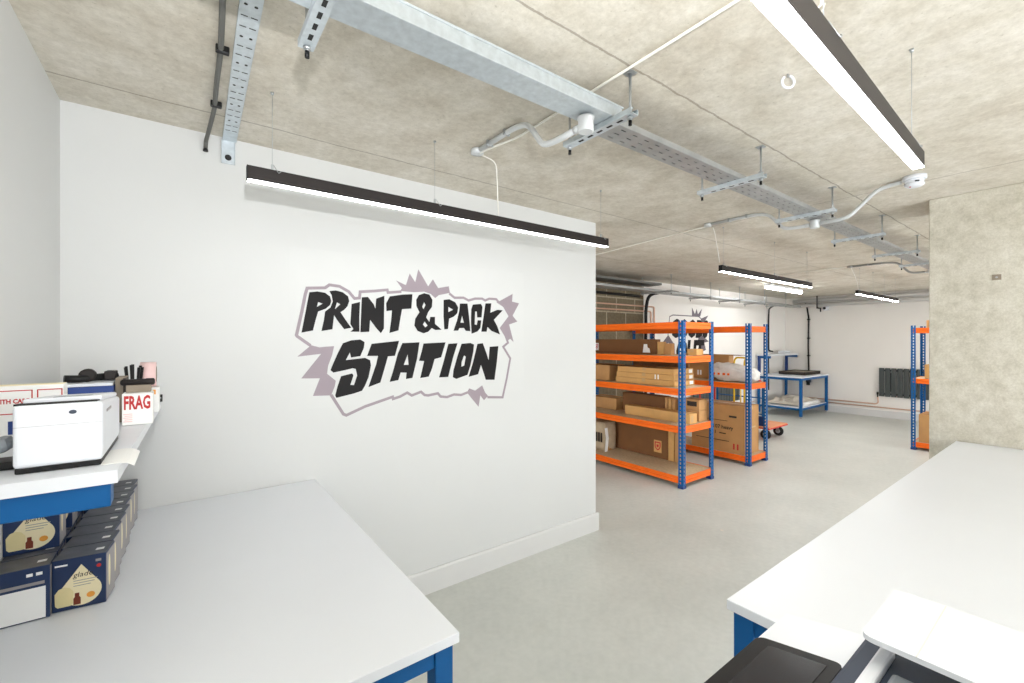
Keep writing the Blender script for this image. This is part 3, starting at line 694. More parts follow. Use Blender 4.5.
# ================================================================ OVERHEAD CABLE TRAYS
t = thing('cable_trunking', 'pale galvanised cable trunking crossing the ceiling overhead', 'trunking', (.2, 1.145, 2.433))
o = (.2, 1.145, 2.433)
q = MB(o); q.box(-.40, 1.345, 1.10, 1.208, 2.433, 2.478, bev=.0015); q.build('trunking_body', 'galv', t)
q = MB(o); q.box(-.40, 1.352, 1.097, 1.212, 2.476, 2.483, bev=.001); q.build('trunking_lid', 'galv', t)
t = thing('cable_tray', 'long perforated galvanised cable tray running on from the trunking to the pier', 'cable tray', (1.36, 1.16, 2.433))
o = (1.36, 1.16, 2.433)
q = MB(o)
xa, xb = 1.36, 8.9
for y in (1.130, 1.245): q.box(xa, xb, y - .0015, y + .0015, 2.433, 2.458)
q.box(xa, xb, 1.130, 1.140, 2.456, 2.459); q.box(xa, xb, 1.235, 1.245, 2.456, 2.459)
ys = (1.130, 1.150, 1.157, 1.184, 1.191, 1.218, 1.225, 1.245)
for i in range(0, 8, 2): q.box(xa, xb, ys[i], ys[i + 1], 2.432, 2.4345)
x = xa
while x < xb:
    for i in range(1, 7, 2): q.box(x, min(xb, x + .045), ys[i], ys[i + 1], 2.432, 2.4345)
    x += .075
q.build('tray_body', 'galvd', t)
q = MB(o)
for i, (yy, r) in enumerate(((1.155, .008), (1.175, .010), (1.20, .009), (1.222, .008))):
    q.tube([(xa + .02, yy, 2.436 + r)] + [(xa + .5 + j * .9, yy + .006 * math.sin(j * 1.9 + i), 2.436 + r) for j in range(8)] + [(xb - .02, yy, 2.436 + r)], r, 7)
q.build('tray_cables', 'greycable', t)
def strut(label, x, y0, y1, z=2.4108, top=CEIL, m='galv'):
    t = thing('strut_bracket', label, 'bracket', (x, (y0 + y1) / 2, z), 0, 'strut brackets'); o = t.location[:]
    q = MB(o); s_ = .0205 / 2 * 2
    pts = [(-.0205, .0), (.0205, .0), (.0205, .0205), (.013, .0205), (.013, .018), (.018, .018), (.018, .0025), (-.018, .0025), (-.018, .018), (-.013, .018), (-.013, .0205), (-.0205, .0205)]
    q.prism(pts, lambda a, h: (x + a, y0, z + h), lambda a, h: (x + a, y1, z + h))
    n = int((y1 - y0 - .06) / .05); q.mi = 1
    for i in range(n):
        yy = y0 + .055 + i * .05; q.box(x - .0055, x + .0055, yy, yy + .026, z - .0006, z + .0004)
    q.build('channel', [m, 'hole'], t)
    for yy in (y0 + .02, y1 - .02):
        q = MB(o); q.tube([(x, yy, z - .03), (x, yy, top)], .005, 8); rd = q.build('threaded_rod', 'rod', t)
        for zz in (z - .012, z + .022): q = MB(o); q.lathe([(.0105, 0), (.0105, .009)], (x, yy, zz), n=6); q.build('nut', 'rod', rd)
        q = MB(o); q.box(x - .018, x + .018, yy - .018, yy + .018, top - .004, top); q.build('ceiling_plate', 'rod', rd)
        q = MB(o); q.lathe([(.0065, 0), (.0065, .018)], (x, yy, z - .034), n=8); q.build('rod_cap', 'black', rd)
    return t
nm = ['nearest strut bracket, under the trunking at the top of the picture', 'strut bracket at the joint between trunking and open tray', 'strut bracket under the tray, third from the near end',
      'strut bracket under the tray beside the middle conduit box', 'strut bracket under the tray, just beyond the middle conduit box', 'strut bracket under the tray next to the pier']
for k, x in enumerate((.275, 1.312, 2.345, 3.335, 4.40, 5.50)): strut(nm[k], x, 1.015, 1.37 if k else 1.345)
strut('farthest strut bracket under the tray, half behind the pier', 6.47, 1.015, 1.37)

# conduit runs that dip beneath the tray
def conduit(label, x, ends, sag, yc=1.2, m='conduit', r=.0125):
    t = thing('conduit', label, 'conduit', (x, 1.2, 2.42)); o = t.location[:]
    y1, y0 = ends
    zc = CEIL - .014
    path = [(x, y1 - .03, zc), (x, 1.60, zc), (x, 1.50, zc - .02), (x, 1.40, sag + .01), (x, 1.33, sag), (x, yc + .035, sag)]
    q = MB(o); q.tube(bend(path, .05, 5), r, 12); q.build('conduit_pipe', m, t)
    if y0 is not None:
        q = MB(o); q.tube(bend([(x, yc - .035, sag), (x, 1.06, sag), (x, 1.0, sag + .01), (x, .86, zc - .015), (x, .78, zc), (x, y0, zc)], .05, 5), r, 12); q.build('conduit_pipe', m, t)
    q = MB(o); q.lathe([(.012, -.0), (.033, .002), (.033, .022), (.028, .026)], (x, y1, CEIL - .028), n=18); q.lathe([(.012, 0), (.012, .03)], (x, y1 - .055, zc), 'y', 10)
    q.build('ceiling_box', m, t)
    q = MB(o); q.lathe([(.024, -.028), (.029, -.026), (.029, .018), (.032, .020), (.032, .027)], (x, yc, sag), n=22); q.lathe([(.015, 0), (.015, .03)], (x, yc + .028, sag), 'y', 10)
    q.build('junction_cup', 'conduit', t)
    for yy in (1.80, 1.66):
        q = MB(o); q.box(x - .018, x + .018, yy - .006, yy + .006, zc - .013, CEIL, bev=.002); q.build('saddle_clip', 'rod', t)
    return t
conduit('bent grey conduit ending in a cup under the trunking by the logo wall light', 1.205, (1.915, None), 2.395, yc=1.155)
conduit('bent grey conduit with cup passing under the tray toward the smoke detector', 3.53, (1.98, .735), 2.398)
conduit('thin far conduit bending under the tray beyond the pier edge', 7.05, (1.99, .8), 2.398, m='galvd')
t = thing('smoke_detector', 'white round smoke detector on the ceiling by the pier', 'detector', (3.505, .672, CEIL)); o = t.location[:]
q = MB(o); q.lathe([(.056, -.0), (.056, -.022), (.052, -.024)], (3.505, .672, CEIL), n=28); q.build('detector_base', 'white', t)
q = MB(o); q.lathe([(.045, -.024), (.045, -.032), (.042, -.034), (.042, -.044), (.047, -.046), (.045, -.056), (.034, -.064), (0.0, -.066)], (3.505, .672, CEIL), n=28); q.build('detector_head', 'white', t)
q = MB(o); q.lathe([(.004, -.068), (.004, -.064)], (3.48, .687, CEIL), n=8); q.build('indicator', 'redprint', t)
for k in range(3):
    a = 2.1 * k; q = MB(o); q.box(-.010, .010, -.002, .002, CEIL - .0425, CEIL - .0355, mtx=Matrix.Translation((3.505 + .042 * math.cos(a + 3.6), .672 + .042 * math.sin(a + 3.6), 0)) @ Matrix.Rotation(a + 3.6 + PI / 2, 4, 'Z')); q.build('vent_slot', 'hole', t)

def cable(name, label, path, r, m, cat='cable', rb=.05, clips=None, n=8):
    P = [Vector(p) for p in bend(path, rb)]; c = P[0]
    q = MB(c); q.tube(P, r, n); o = q.build(name, m); o.location = c; tag(o, label, cat)
    return o
cable('ceiling_cable', 'white cable clipped along the ceiling from the trunking to the top edge', [(1.21, 1.90, 2.545), (1.23, 1.82, 2.55), (1.28, 1.68, 2.560), (1.278, 1.2, 2.562), (1.268, .5, 2.562), (1.262, -.3, 2.562)], .0052, 'whitecable')
cable('ceiling_cable', 'white cable running from the middle conduit toward the racks', [(3.57, 2.0, 2.556), (3.62, 2.4, 2.56), (3.75, 3.3, 2.562), (3.80, 4.05, 2.562)], .005, 'whitecable')
cable('ceiling_cable', 'thin white cable crossing the far ceiling beside the last linear light', [(7.05, 2.03, 2.556), (7.08, 2.6, 2.562), (7.2, 3.6, 2.562)], .005, 'whitecable')
t = thing('ceiling_hook', 'white plastic ring hook on the ceiling beside the overhead light', 'hook', (1.786, .693, CEIL)); o = t.location[:]
q = MB(o); q.tube([(1.786 + .018 * math.cos(a), .693 - .0134 * math.cos(a), CEIL - .028 + .0225 * math.sin(a)) for a in [2 * PI * i / 20 * .86 + 2.2 for i in range(21)]], .0045, 8); q.build('ring', 'white', t)
q = MB(o); q.box(1.783, 1.789, .690, .696, CEIL - .01, CEIL); q.build('screw', 'rod', t)

# perforated strip and grey cable above the left bench
t = thing('perforated_channel', 'perforated galvanised channel on the ceiling turning down the logo wall', 'channel', (.15, .95, CEIL)); o = (.154, .95, CEIL); t.rotation_euler = (0, 0, -.020)
x0, x1 = .122, .176
q = MB(o); zt = CEIL - .012
q.box(x0, x1, -.6, LOGO_Y - .004, zt - .002, zt); q.box(x0 - .0015, x0, -.6, LOGO_Y - .004, zt - .003, CEIL - .001); q.box(x1, x1 + .0015, -.6, LOGO_Y - .004, zt - .003, CEIL - .001)
q.mi = 1; y = .15; k = 0
while y < LOGO_Y - .12:
    for xx in (x0 + .014, x1 - .014):
        if k % 3 == 0: q.lathe([(.005, -.0005), (.005, .0005)], (xx, y, zt - .0022), n=10)
        else: q.box(xx - .009, xx + .009, y - .002, y + .002, zt - .0027, zt - .0018)
    y += .055; k += 1
body = q.build('channel_strip', ['galv', 'hole'], t)
q = MB(o); q.box(x0 - .004, x1 - .006, LOGO_Y - .004, LOGO_Y - .0005, 2.445, zt); q.box(x0 - .006, x0 - .004, LOGO_Y - .016, LOGO_Y - .0005, 2.445, zt); q.box(x1 - .006, x1 - .004, LOGO_Y - .016, LOGO_Y - .0005, 2.445, zt); tab = q.build('wall_tab', 'galv', t)
q = MB(o); q.lathe([(.010, -.010), (.010, -.004), (.014, -.0035), (.014, .0)], ((x0 + x1) / 2 - .005, LOGO_Y - .004, 2.475), 'y', 12); q.build('bolt', 'hole', tab)
t = thing('grey_cable', 'grey cable clipped to the ceiling beside the perforated channel', 'cable', (.09, 1.6, CEIL)); o = t.location[:]
q = MB(o); q.tube(bend([(.02, -.6, 2.558), (.060, .5, 2.558), (.088, 1.2, 2.556), (.086, 1.45, 2.556), (.098, 1.75, 2.556), (.098, 2.0, 2.556), (.102, 2.2, 2.555), (.092, 2.40, 2.545), (.082, 2.52, 2.525), (.081, 2.527, 2.492)], .06, 5), .0085, 10); q.build('cable_run', 'greycable', t)
for y, x in ((1.754, .096), (2.176, .099)):
    q = MB(o); q.box(x - .013, x + .026, y - .010, y + .010, 2.546, 2.5695, bev=.003); q.build('cable_clip', 'black', t)
q = MB(o); q.lathe([(.011, -.002), (.0095, .010)], (.081, 2.527, 2.482), n=10); q.build('cable_end', 'black', t)
t = thing('wall_clip', 'small black clip at the far corner of the raised shelf', 'clip', (-.086, LOGO_Y - .012, 1.31)); o = t.location[:]
q = MB(o); q.box(-.092, -.078, LOGO_Y - .012, LOGO_Y, 1.312, 1.345, bev=.002); q.build('clip_body', 'black', t)
q = MB(o); q.lathe([(.003, -.014), (.003, -.010)], (-.085, LOGO_Y, 1.33), 'y', 8); q.build('screw', 'rod', t)

# ================================================================ THINGS ON THE RAISED SHELF
SZ = 1.31
t = thing('label_printer', 'small white label printer at the near end of the raised shelf', 'printer', (-.214, 1.49, SZ)); o = t.location[:]
px0, px1, py0, py1, ph = -.284, -.146, 1.338, 1.66, .150
def slope(q):
    for v in q.bm.verts:
        if v.co.z > .05: v.co.z -= .022 * (v.co.y + o[1] - py0) / (py1 - py0)
    return q
q = MB(o); q.box(px0, px1, py0, py1, SZ + .012, SZ + ph - .006, bev=.008, seg=3); bd = slope(q).build('printer_body', 'white', t)
q = MB(o); q.box(px0 + .003, px1 - .003, py0 + .003, py1 - .003, SZ + .001, SZ + .013, bev=.002); q.build('base_plate', 'black', t)
q = MB(o); q.box(px0 + .001, px1 - .010, py0 + .006, py0 + .10, SZ + ph - .007, SZ + ph - .003); slope(q).build('label_slot', 'hole', bd)
q = MB(o); q.box(px0 + .006, px1 - .006, py0 + .045, py1 - .004, SZ + ph - .006, SZ + ph + .006, bev=.004, seg=3); slope(q).build('cover', 'white', t)
q = MB(o); q.box(px0 + .05, px1 - .03, py0 + .06, py0 + .12, SZ + ph + .0045, SZ + ph + .0068); slope(q).build('window', 'grey', t)
q = MB(o); add_shape(q, [(-.194 + .0062 * math.cos(a), SZ + .124 + .0044 * math.sin(a)) for a in [2 * PI * i / 18 for i in range(18)]], [], (0, py0 - .0005, 0), XW, ZW, .0018); q.build('sensor', 'slate', bd)
q = MB(o); q.box(px0 + .002, px1 - .002, py0 - .0004, py0 + .001, SZ + .098, SZ + .0986); q.build('front_seam', 'silver', bd)
q = MB(o); q.box(px1 - .001, px1 + .0015, py0 + .06, py0 + .13, SZ + .112, SZ + .118, bev=.0005); q.build('side_latch', 'silver', bd)

t = thing('care_box', 'white carton with red frames and WITH CARE print behind the label printer', 'carton', (-.33, 1.75, SZ)); o = t.location[:]
cx0, cx1, cy0, cy1, ch = -.400, -.268, 1.722, 1.775, .158
q = MB(o); q.box(cx0, cx1, cy0, cy1, SZ + .001, SZ + ch, bev=.002); q.build('box_body', 'paper', t)
q = MB(o)
for a, b_ in ((-.398, -.327), (-.319, -.270)):
    for h0, h1 in ((ch - .014, ch - .0115), (ch - .075, ch - .0725)): q.box(a, b_, cy0 - .0008, cy0, SZ + h0, SZ + h1)
    for e in (a, b_ - .0025): q.box(e, e + .0025, cy0 - .0008, cy0, SZ + ch - .075, SZ + ch - .0115)
q.build('red_frame', 'redprint', t)
q = MB(o); add_text(q, 'WITH CARE', .0165, (-.4005 + .002, cy0 - .0004, SZ + ch - .046), (.74, 0, 0), ZW, .0008, bold=.0006); q.build('lettering', 'redprint', t)
q = MB(o); q.box(cx0 + .002, cx1 - .002, cy0 + .002, cy1 - .002, SZ + ch, SZ + ch + .0015); q.build('lid_edge', 'cream', t)
q = MB(o); q.box(-.372, -.362, cy0 - .0008, cy0, SZ + .03, SZ + .065); q.build('blue_bar', 'roll', t)

t = thing('blue_box', 'flat blue box with white lid edge on the raised shelf', 'box', (-.245, 2.08, SZ)); o = t.location[:]
q = MB(o); q.box(-.308, -.188, 1.97, 2.20, SZ + .001, SZ + .128, bev=.002); q.build('box_body', 'roll', t)
q = MB(o); q.box(-.306, -.190, 1.968, 2.198, SZ + .1285, SZ + .138, bev=.002); q.build('lid', 'white', t)
t = thing('tape_gun', 'black handheld tape dispenser lying on the blue box', 'tape dispenser', (-.26, 2.06, SZ + .138)); o = t.location[:]
q = MB(o); q.tube(bend([(-.315, 2.03, SZ + .158), (-.29, 2.04, SZ + .152), (-.262, 2.05, SZ + .156), (-.20, 2.10, SZ + .162), (-.172, 2.12, SZ + .165)], .02), [.012] + [.010] * 15 + [.010] * 4, 8) if False else q.tube([(-.315, 2.03, SZ + .152), (-.285, 2.04, SZ + .150), (-.262, 2.05, SZ + .152), (-.215, 2.09, SZ + .152), (-.195, 2.11, SZ + .153)], .0125, 8); q.build('handle', 'black', t)
q = MB(o); q.lathe([(.012, -.014), (.022, -.014), (.022, .014), (.012, .014)], (-.262, 2.055, SZ + .1605), 'y', 16); q.build('roll_hub', 'dark', t)
q = MB(o); q.box(-.222, -.192, 2.06, 2.13, SZ + .142, SZ + .172, bev=.003); q.build('guard_plate', 'dark', t)
t = thing('tape_box', 'small grey-brown box with dark end beside the blue box', 'box', (-.17, 2.02, SZ)); o = t.location[:]
q = MB(o); q.box(-.186, -.160, 1.985, 2.10, SZ + .001, SZ + .152, bev=.002); q.build('box_body', 'brown', t)
q = MB(o); q.box(-.166, -.1595, 1.9842, 2.09, SZ + .004, SZ + .150); q.build('dark_end', 'print_', t)
t = thing('fragile_tape_box', 'white box with big red lettering on the raised shelf', 'box', (-.125, 1.96, SZ)); o = t.location[:]
q = MB(o); q.box(-.162, -.084, 1.90, 1.975, SZ + .001, SZ + .104, bev=.002); q.build('box_body', 'paper', t)
q = MB(o); add_text(q, 'FRAG', .060, (-.158, 1.8996, SZ + .054), (.46, 0, 0), ZW, .0008, bold=.002); q.build('lettering', 'redprint', t)
q = MB(o)
for i in range(5): q.box(-.158 + .003 * (i % 2), -.136, 1.8992, 1.90, SZ + .012 + .006 * i, SZ + .015 + .006 * i)
q.build('small_print', 'pink', t)
t = thing('pen_cup', 'clear cup of black pens at the end of the raised shelf', 'pen cup', (-.150, 2.16, SZ)); o = t.location[:]
q = MB(o); q.lathe([(.022, .001), (.026, .13), (.024, .13), (.020, .004), (0, .004)], (-.150, 2.16, SZ), n=20); q.build('cup', 'white', t)
for i in range(7):
    a = i * .9; r0, r1 = .010, .024 + .004 * (i % 2)
    q = MB(o); q.tube([(-.150 + r0 * math.cos(a), 2.16 + r0 * math.sin(a), SZ + .02), (-.150 + r1 * math.cos(a), 2.16 + r1 * math.sin(a), SZ + .178 + .005 * (i % 3))], [.0032, .0048], 8); q.build('pen', 'black', t)
t = thing('pink_tape_roll', 'pink tape roll standing on edge behind the pens', 'tape roll', (-.115, 2.22, SZ)); o = t.location[:]
q = MB(o)
q.lathe([(.030, -.024), (.048, -.024), (.048, .024), (.030, .024), (.030, -.024)], (-.112, 2.23, SZ + .146), 'x', 26); q.build('tape', 'pink', t)
q = MB(o); q.lathe([(.026, -.025), (.030, -.025), (.030, .025), (.026, .025), (.026, -.025)], (-.112, 2.23, SZ + .146), 'x', 26); q.build('core', 'brown', t)
t = thing('small_parts_box', 'small white box with red and orange print under the tape roll', 'box', (-.115, 2.22, SZ)); o = t.location[:]
q = MB(o); q.box(-.150, -.078, 2.19, 2.27, SZ + .001, SZ + .097, bev=.002); q.build('box_body', 'paper', t)
q = MB(o)
for i in range(4): q.box(-.145 + .016 * i, -.136 + .016 * i, 2.1894, 2.19, SZ + .070, SZ + .088)
q.build('printed_marks', 'orangeprint', t)
t = thing('marker_tube', 'dark grey tube lying across the boxes by the pens', 'tube', (-.13, 1.945, SZ + .104)); o = t.location[:]
q = MB(o); q.lathe([(.006, -.170), (.0105, -.165), (.0105, -.105), (.0115, -.1035), (.0115, -.083), (.006, -.080)], (0, 1.945, SZ + .1385), 'x', 14); q.build('tube_body', 'dark', t)
q = MB(o); q.box(-.155, -.09, 1.935, 1.955, SZ + .1045, SZ + .129, bev=.002); q.build('stand', 'brown', t)
t = thing('hand_scanner', 'dark grey scanner lying left of the label printer', 'scanner', (-.34, 1.44, SZ)); o = t.location[:]
q = MB(o); q.box(-.398, -.292, 1.40, 1.47, SZ + .001, SZ + .018, bev=.004); q.build('cradle', 'black', t)
q = MB(o); q.box(-.395, -.30, 1.405, 1.465, SZ + .03, SZ + .062, bev=.012, mtx=Matrix.Translation((-.34, 1.44, SZ + .04)) @ Matrix.Rotation(-.25, 4, 'Y') @ Matrix.Translation((.34, -1.44, -SZ - .04))); q.build('scanner_head', 'grey', t)
q = MB(o); q.box(-.37, -.34, 1.42, 1.45, SZ + .015, SZ + .04); q.build('stem', 'black', t)
# white sheet hanging over the shelf's near corner
q = MB((-.10, 1.40, SZ)); ribbon(q, [(-.15, .0015), (-.108, .0015), (-.098, -.004), (-.088, -.016)], .0018, (0, 1.315, SZ), (1, 0, 0), (0, 0, 1), .0)
q.bm.free(); q.bm = bmesh.new()
pts = [(-.150, .0016), (-.118, .0016), (-.104, -.001), (-.092, -.009)]
for y0_, y1_ in ((1.335, 1.50),): q.prism([(a, b_) for a, b_ in pts] + [(a, b_ - .0012) for a, b_ in pts[::-1]], lambda a, h: (a, y0_, SZ + h), lambda a, h: (a, y1_, SZ + h))
o_ = q.build('label_liner', 'paper'); o_.location = (-.10, 1.40, SZ); tag(o_, 'white strip of label liner hanging over the raised shelf edge by the printer', 'paper')

# ================================================================ COPIER AT THE LOWER RIGHT
t = thing('copier', 'white office copier with a tilted black touchscreen at the lower right corner', 'copier', (.66, -.05, 0)); o = t.location[:]
q = MB(o); q.box(.46, .875, -.45, .185, .03, 1.02, bev=.012); q.build('cabinet_body', 'white', t)
for x in (.50, .83):
    for y in (-.40, .14): q = MB(o); q.lathe([(.02, 0), (.022, .004), (.022, .032)], (x, y, 0), n=14); q.build('foot', 'black', t)
for z in (.14, .36, .58): q = MB(o); q.box(.455, .462, -.42, .15, z, z + .19, bev=.003); d = q.build('paper_drawer', 'white', t); q = MB(o); q.box(.449, .456, -.22, -.05, z + .14, z + .165, bev=.002); q.build('drawer_handle', 'grey', d)
q = MB(o); q.box(.60, .82, -.44, .212, 1.02, 1.148, bev=.006); q.build('scanner_unit', 'slate', t)
q = MB(o); q.box(.66, .795, .172, .188, 1.142, 1.158, bev=.003); q.build('edge_strip', 'white', t)
q = MB(o); q.box(.63, .745, .07, .165, 1.140, 1.156, bev=.006); q.build('release_pad', 'grey', t)
q = MB(o); q.box(.64, .86, -.44, .10, 1.146, 1.192); q.build('hinge_block', 'hole', t)
def rounded(x0, x1, y0, y1, r, n=5):
    P = []
    for cx, cy, a0 in ((x1 - r, y1 - r, 0), (x0 + r, y1 - r, PI / 2), (x0 + r, y0 + r, PI), (x1 - r, y0 + r, 1.5 * PI)):
        for i in range(n + 1): a = a0 + PI / 2 * i / n; P.append((cx + r * math.cos(a), cy + r * math.sin(a)))
    return P
q = MB(o); q.prism(rounded(.722, .895, -.45, .193, .014), lambda a, b_: (a, b_, 1.193), lambda a, b_: (a, b_, 1.200)); lid = q.build('document_lid', 'white', t)
q = MB(o); q.box(.722, .894, .136, .1375, 1.1995, 1.2006); q.build('lid_seam', 'edge', lid)
sl = math.atan(.188)
TP = Matrix.Translation((0, .337, 1.10)) @ Matrix.Rotation(-sl, 4, 'X')       # tilted console frame: x along the bench, y toward the camera
q = MB(o); q.prism(rounded(.55, .868, -.121, .003, .006), lambda a, b_: TP @ Vector((a, b_, -.030)), lambda a, b_: TP @ Vector((a, b_, -.001))); q.build('console', 'white', t)
q = MB(o); q.prism(rounded(.54, .757, -.119, .0, .012), lambda a, b_: TP @ Vector((a, b_, -.020)), lambda a, b_: TP @ Vector((a, b_, .004))); pn = q.build('touch_panel', 'black', t)
q = MB(o); q.prism(rounded(.54, .738, -.104, -.024, .003), lambda a, b_: TP @ Vector((a, b_, .004)), lambda a, b_: TP @ Vector((a, b_, .0048))); q.build('screen', 'screen', pn)
q = MB(o); q.box(.60, .80, .18, .30, 1.0, 1.068, bev=.005); q.build('console_arm', 'slate', t)

# ================================================================ FAR CORNER
# platform trolley
t = thing('platform_trolley', 'blue platform trolley with orange deck beyond the second rack', 'trolley', (7.75, 3.5, 0)); o = t.location[:]
q = MB(o); q.box(7.35, 8.02, 3.12, 4.05, .195, .215, bev=.004); q.build('deck', 'trolleydeck', t)
q = MB(o); q.box(7.345, 8.025, 3.115, 4.055, .178, .198, bev=.004); q.build('deck_rim', 'red', t)
for x, y in ((7.46, 3.22), (7.92, 3.22), (7.46, 3.95), (7.92, 3.95)):
    q = MB(o); q.lathe([(.03, -.018), (.072, -.018), (.078, -.010), (.078, .010), (.072, .018), (.03, .018)], (x, y, .080), 'x', 22); w_ = q.build('wheel', 'rubber', t)
    q = MB(o); q.lathe([(.035, -.020), (.035, .020)], (x, y, .080), 'x', 14); q.build('wheel_hub', 'galv', w_)
    q = MB(o); q.box(x - .026, x + .026, y - .03, y + .03, .160, .180); q.box(x - .026, x - .021, y - .02, y + .02, .07, .162); q.box(x + .021, x + .026, y - .02, y + .02, .07, .162); q.build('caster_fork', 'galvd', t)
q = MB(o)
q.tube(bend([(7.40, 3.24, .2), (7.40, 3.24, .93), (7.40, 3.50, .93), (7.40, 3.98, .93), (7.40, 3.98, .2)], .08), .014, 10)
for z in (.40, .66): q.tube([(7.40, 3.24, z), (7.40, 3.98, z)], .010, 8)
q.build('handle_frame', 'blue', t)
q = MB(o); q.box(7.385, 7.412, 3.215, 3.30, .215, .37, bev=.004); q.build('handle_bracket', 'navy', t)
q = MB(o); q.tube([(7.40, 3.24, .90), (7.36, 3.36, 1.04), (7.33, 3.44, 1.12)], .013, 8); q.build('grip', 'red', t)
# yellow and red sack trucks behind the second rack
def sack_truck(label, x, y, m, h, w):
    t = thing('sack_truck', label, 'trolley', (x, y, 0)); o = t.location[:]
    q = MB(o); q.tube(bend([(x, y - w, .10), (x, y - w, h), (x + .05, y - w, h + .06), (x + .05, y + w, h + .06), (x, y + w, h), (x, y + w, .10)], .06), .013, 10)
    for z in (.25, .62, h - .28): q.tube([(x, y - w, z), (x, y + w, z)], .010, 8)
    q.tube([(x, y - w * .3, .25), (x, y - w * .3, h - .28)], .008, 8); q.build('frame', m, t)
    q = MB(o); q.box(x - .20, x + .0, y - w - .02, y + w + .02, .006, .014, bev=.002); q.box(x - .01, x, y - w - .02, y + w + .02, .006, .12); q.build('toe_plate', m, t)
    for s_ in (-1, 1):
        q = MB(o); q.lathe([(.03, -.02), (.095, -.02), (.10, -.01), (.10, .01), (.095, .02), (.03, .02)], (x + .10, y + s_ * (w + .03), .10), 'y', 20); q.build('wheel', 'rubber', t)
    q = MB(o); q.tube([(x + .10, y - w - .03, .10), (x + .10, y + w + .03, .10)], .009, 8); q.tube([(x, y - w, .3), (x + .10, y - w, .10)], .009, 8); q.tube([(x, y + w, .3), (x + .10, y + w, .10)], .009, 8); q.build('axle', 'galvd', t)
    return t
sack_truck('yellow sack truck standing behind the second rack', 6.50, 3.17, 'yellow', 1.27, .075)
sack_truck('red sack truck half hidden behind the second rack', 6.50, 3.66, 'red', .86, .12)

# radiators
def radiator(label, loc, rz, L, z0, z1, n):
    t = thing('radiator', label, 'radiator', loc, rz)
    p = L / n
    for i in range(n):
        q = MB(); q.box(i * p + .006, (i + 1) * p - .006, -.075, -.052, z0, z1, bev=.006); q.build('panel', 'anthracite', t)
    q = MB(); q.box(.01, L - .01, -.052, -.030, z0 + .03, z0 + .07, bev=.004); q.box(.01, L - .01, -.052, -.030, z1 - .07, z1 - .03, bev=.004); q.build('header_pipe', 'anthracite', t)
    for x in (.2, L - .2): q = MB(); q.box(x - .02, x + .02, -.032, -.001, z0 + .1, z1 - .1); q.build('wall_bracket', 'anthracite', t)
    q = MB(); q.lathe([(.012, 0), (.012, .05), (.018, .052), (.018, .10), (.012, .105)], (-.02, -.055, z0 - .02), n=12); q.build('valve', 'black', t)
    return t
radiator('dark grey panel radiator on the far wall beside the pier', (FAR_X, 2.745, 0), -PI / 2, 1.15, .44, 1.02, 12)
radiator('dark ribbed radiator on the back wall seen through the second rack', (7.45, BACK_Y, 0), 0, 1.7, .36, .80, 16)
def pipe(label, paths, m='copper', r=.0125, name='heating_pipe', cat='pipe'):
    for i, p in enumerate(paths):
        P = [Vector(v) for v in bend(p, .04, 4)]; q = MB(P[0]); q.tube(P, r, 9); o = q.build(name, m); o.location = P[0]; tag(o, label[i], cat)
pipe(['upper copper pipe along the far wall rising to the radiator', 'lower copper pipe along the skirting of the far wall',
      'upper copper pipe along the blockwork near the ceiling', 'lower copper pipe along the blockwork near the ceiling', 'copper pipe along the foot of the back wall behind the racks'],
     [[(11.484, 4.45, .27), (11.484, 2.80, .27), (11.484, 2.765, .30), (11.455, 2.765, .42)], [(11.484, 4.45, .205), (11.484, -1.0, .205)],
      [(-.2, 4.505, 2.145), (6.34, 4.505, 2.145), (6.34, 4.505, .3)], [(-.2, 4.505, 2.065), (6.25, 4.505, 2.065), (6.25, 4.505, .3)],
      [(6.45, 4.505, .26), (9.5, 4.505, .26), (9.9, 4.505, .26)]])
pipe(['upper pale lagged pipe under the ceiling of the far wall', 'lower pale lagged pipe under the ceiling of the far wall'],
     [[(11.36, 4.30, 2.475), (11.36, -2.1, 2.475)], [(11.33, 4.30, 2.375), (11.33, -2.1, 2.375)]], 'trim', .045, 'lagged_pipe')
# services along the back wall
def wtray(label, x0, x1, y0, y1, z, m):
    t = thing('cable_tray', label, 'cable tray', (x0, (y0 + y1) / 2, z)); o = t.location[:]
    q = MB(o); q.box(x0, x1, y0, y1, z, z + .003)
    for y in (y0, y1): q.box(x0, x1, y - .0015, y + .0015, z, z + .032)
    q.build('tray_body', m, t)
    q = MB(o)
    for i in range(4): q.tube([(x0 + .02, y0 + .05 + .04 * i, z + .016), ((x0 + x1) / 2, y0 + .055 + .04 * i, z + .014), (x1 - .02, y0 + .05 + .04 * i, z + .016)], .012, 7)
    q.build('tray_cables', 'greycable', t)
wtray('galvanised tray along the back wall above the GOODS OUT sign', -.3, 11.2, 4.08, 4.30, 2.335, 'galvd')
wtray('upper galvanised tray close under the ceiling above the blockwork', -.3, 6.05, 4.16, 4.42, 2.455, 'darktray')
for k, x in enumerate((5.85, 7.22, 8.22, 9.22, 10.2)):
    strut(('first', 'second', 'third', 'fourth', 'fifth')[k] + ' strut bracket along the back wall tray, from the blockwork end', x, 3.98 if k else 3.84, 4.40, 2.314, CEIL, 'galvd')
cable('black_cable', 'thick black cable sweeping down the edge of the blockwork', [(6.55, 4.19, 2.368), (6.35, 4.27, 2.39), (6.08, 4.43, 2.33), (6.04, 4.45, 2.10), (6.04, 4.455, 1.2), (6.04, 4.455, .0)], .026, 'black', rb=.16, n=10)
cable('black_cable', 'black cable running along the top of the blockwork', [(-.2, 4.503, 2.315), (3.5, 4.503, 2.315), (5.95, 4.503, 2.30)], .022, 'black')
cable('black_cable', 'black cable dropping down the back wall at the far corner', [(10.57, 4.19, 2.36), (10.57, 4.38, 2.36), (10.57, 4.49, 2.30), (10.57, 4.50, 2.0), (10.58, 4.50, 1.35), (10.75, 4.49, 1.33)], .016, 'black', rb=.04)
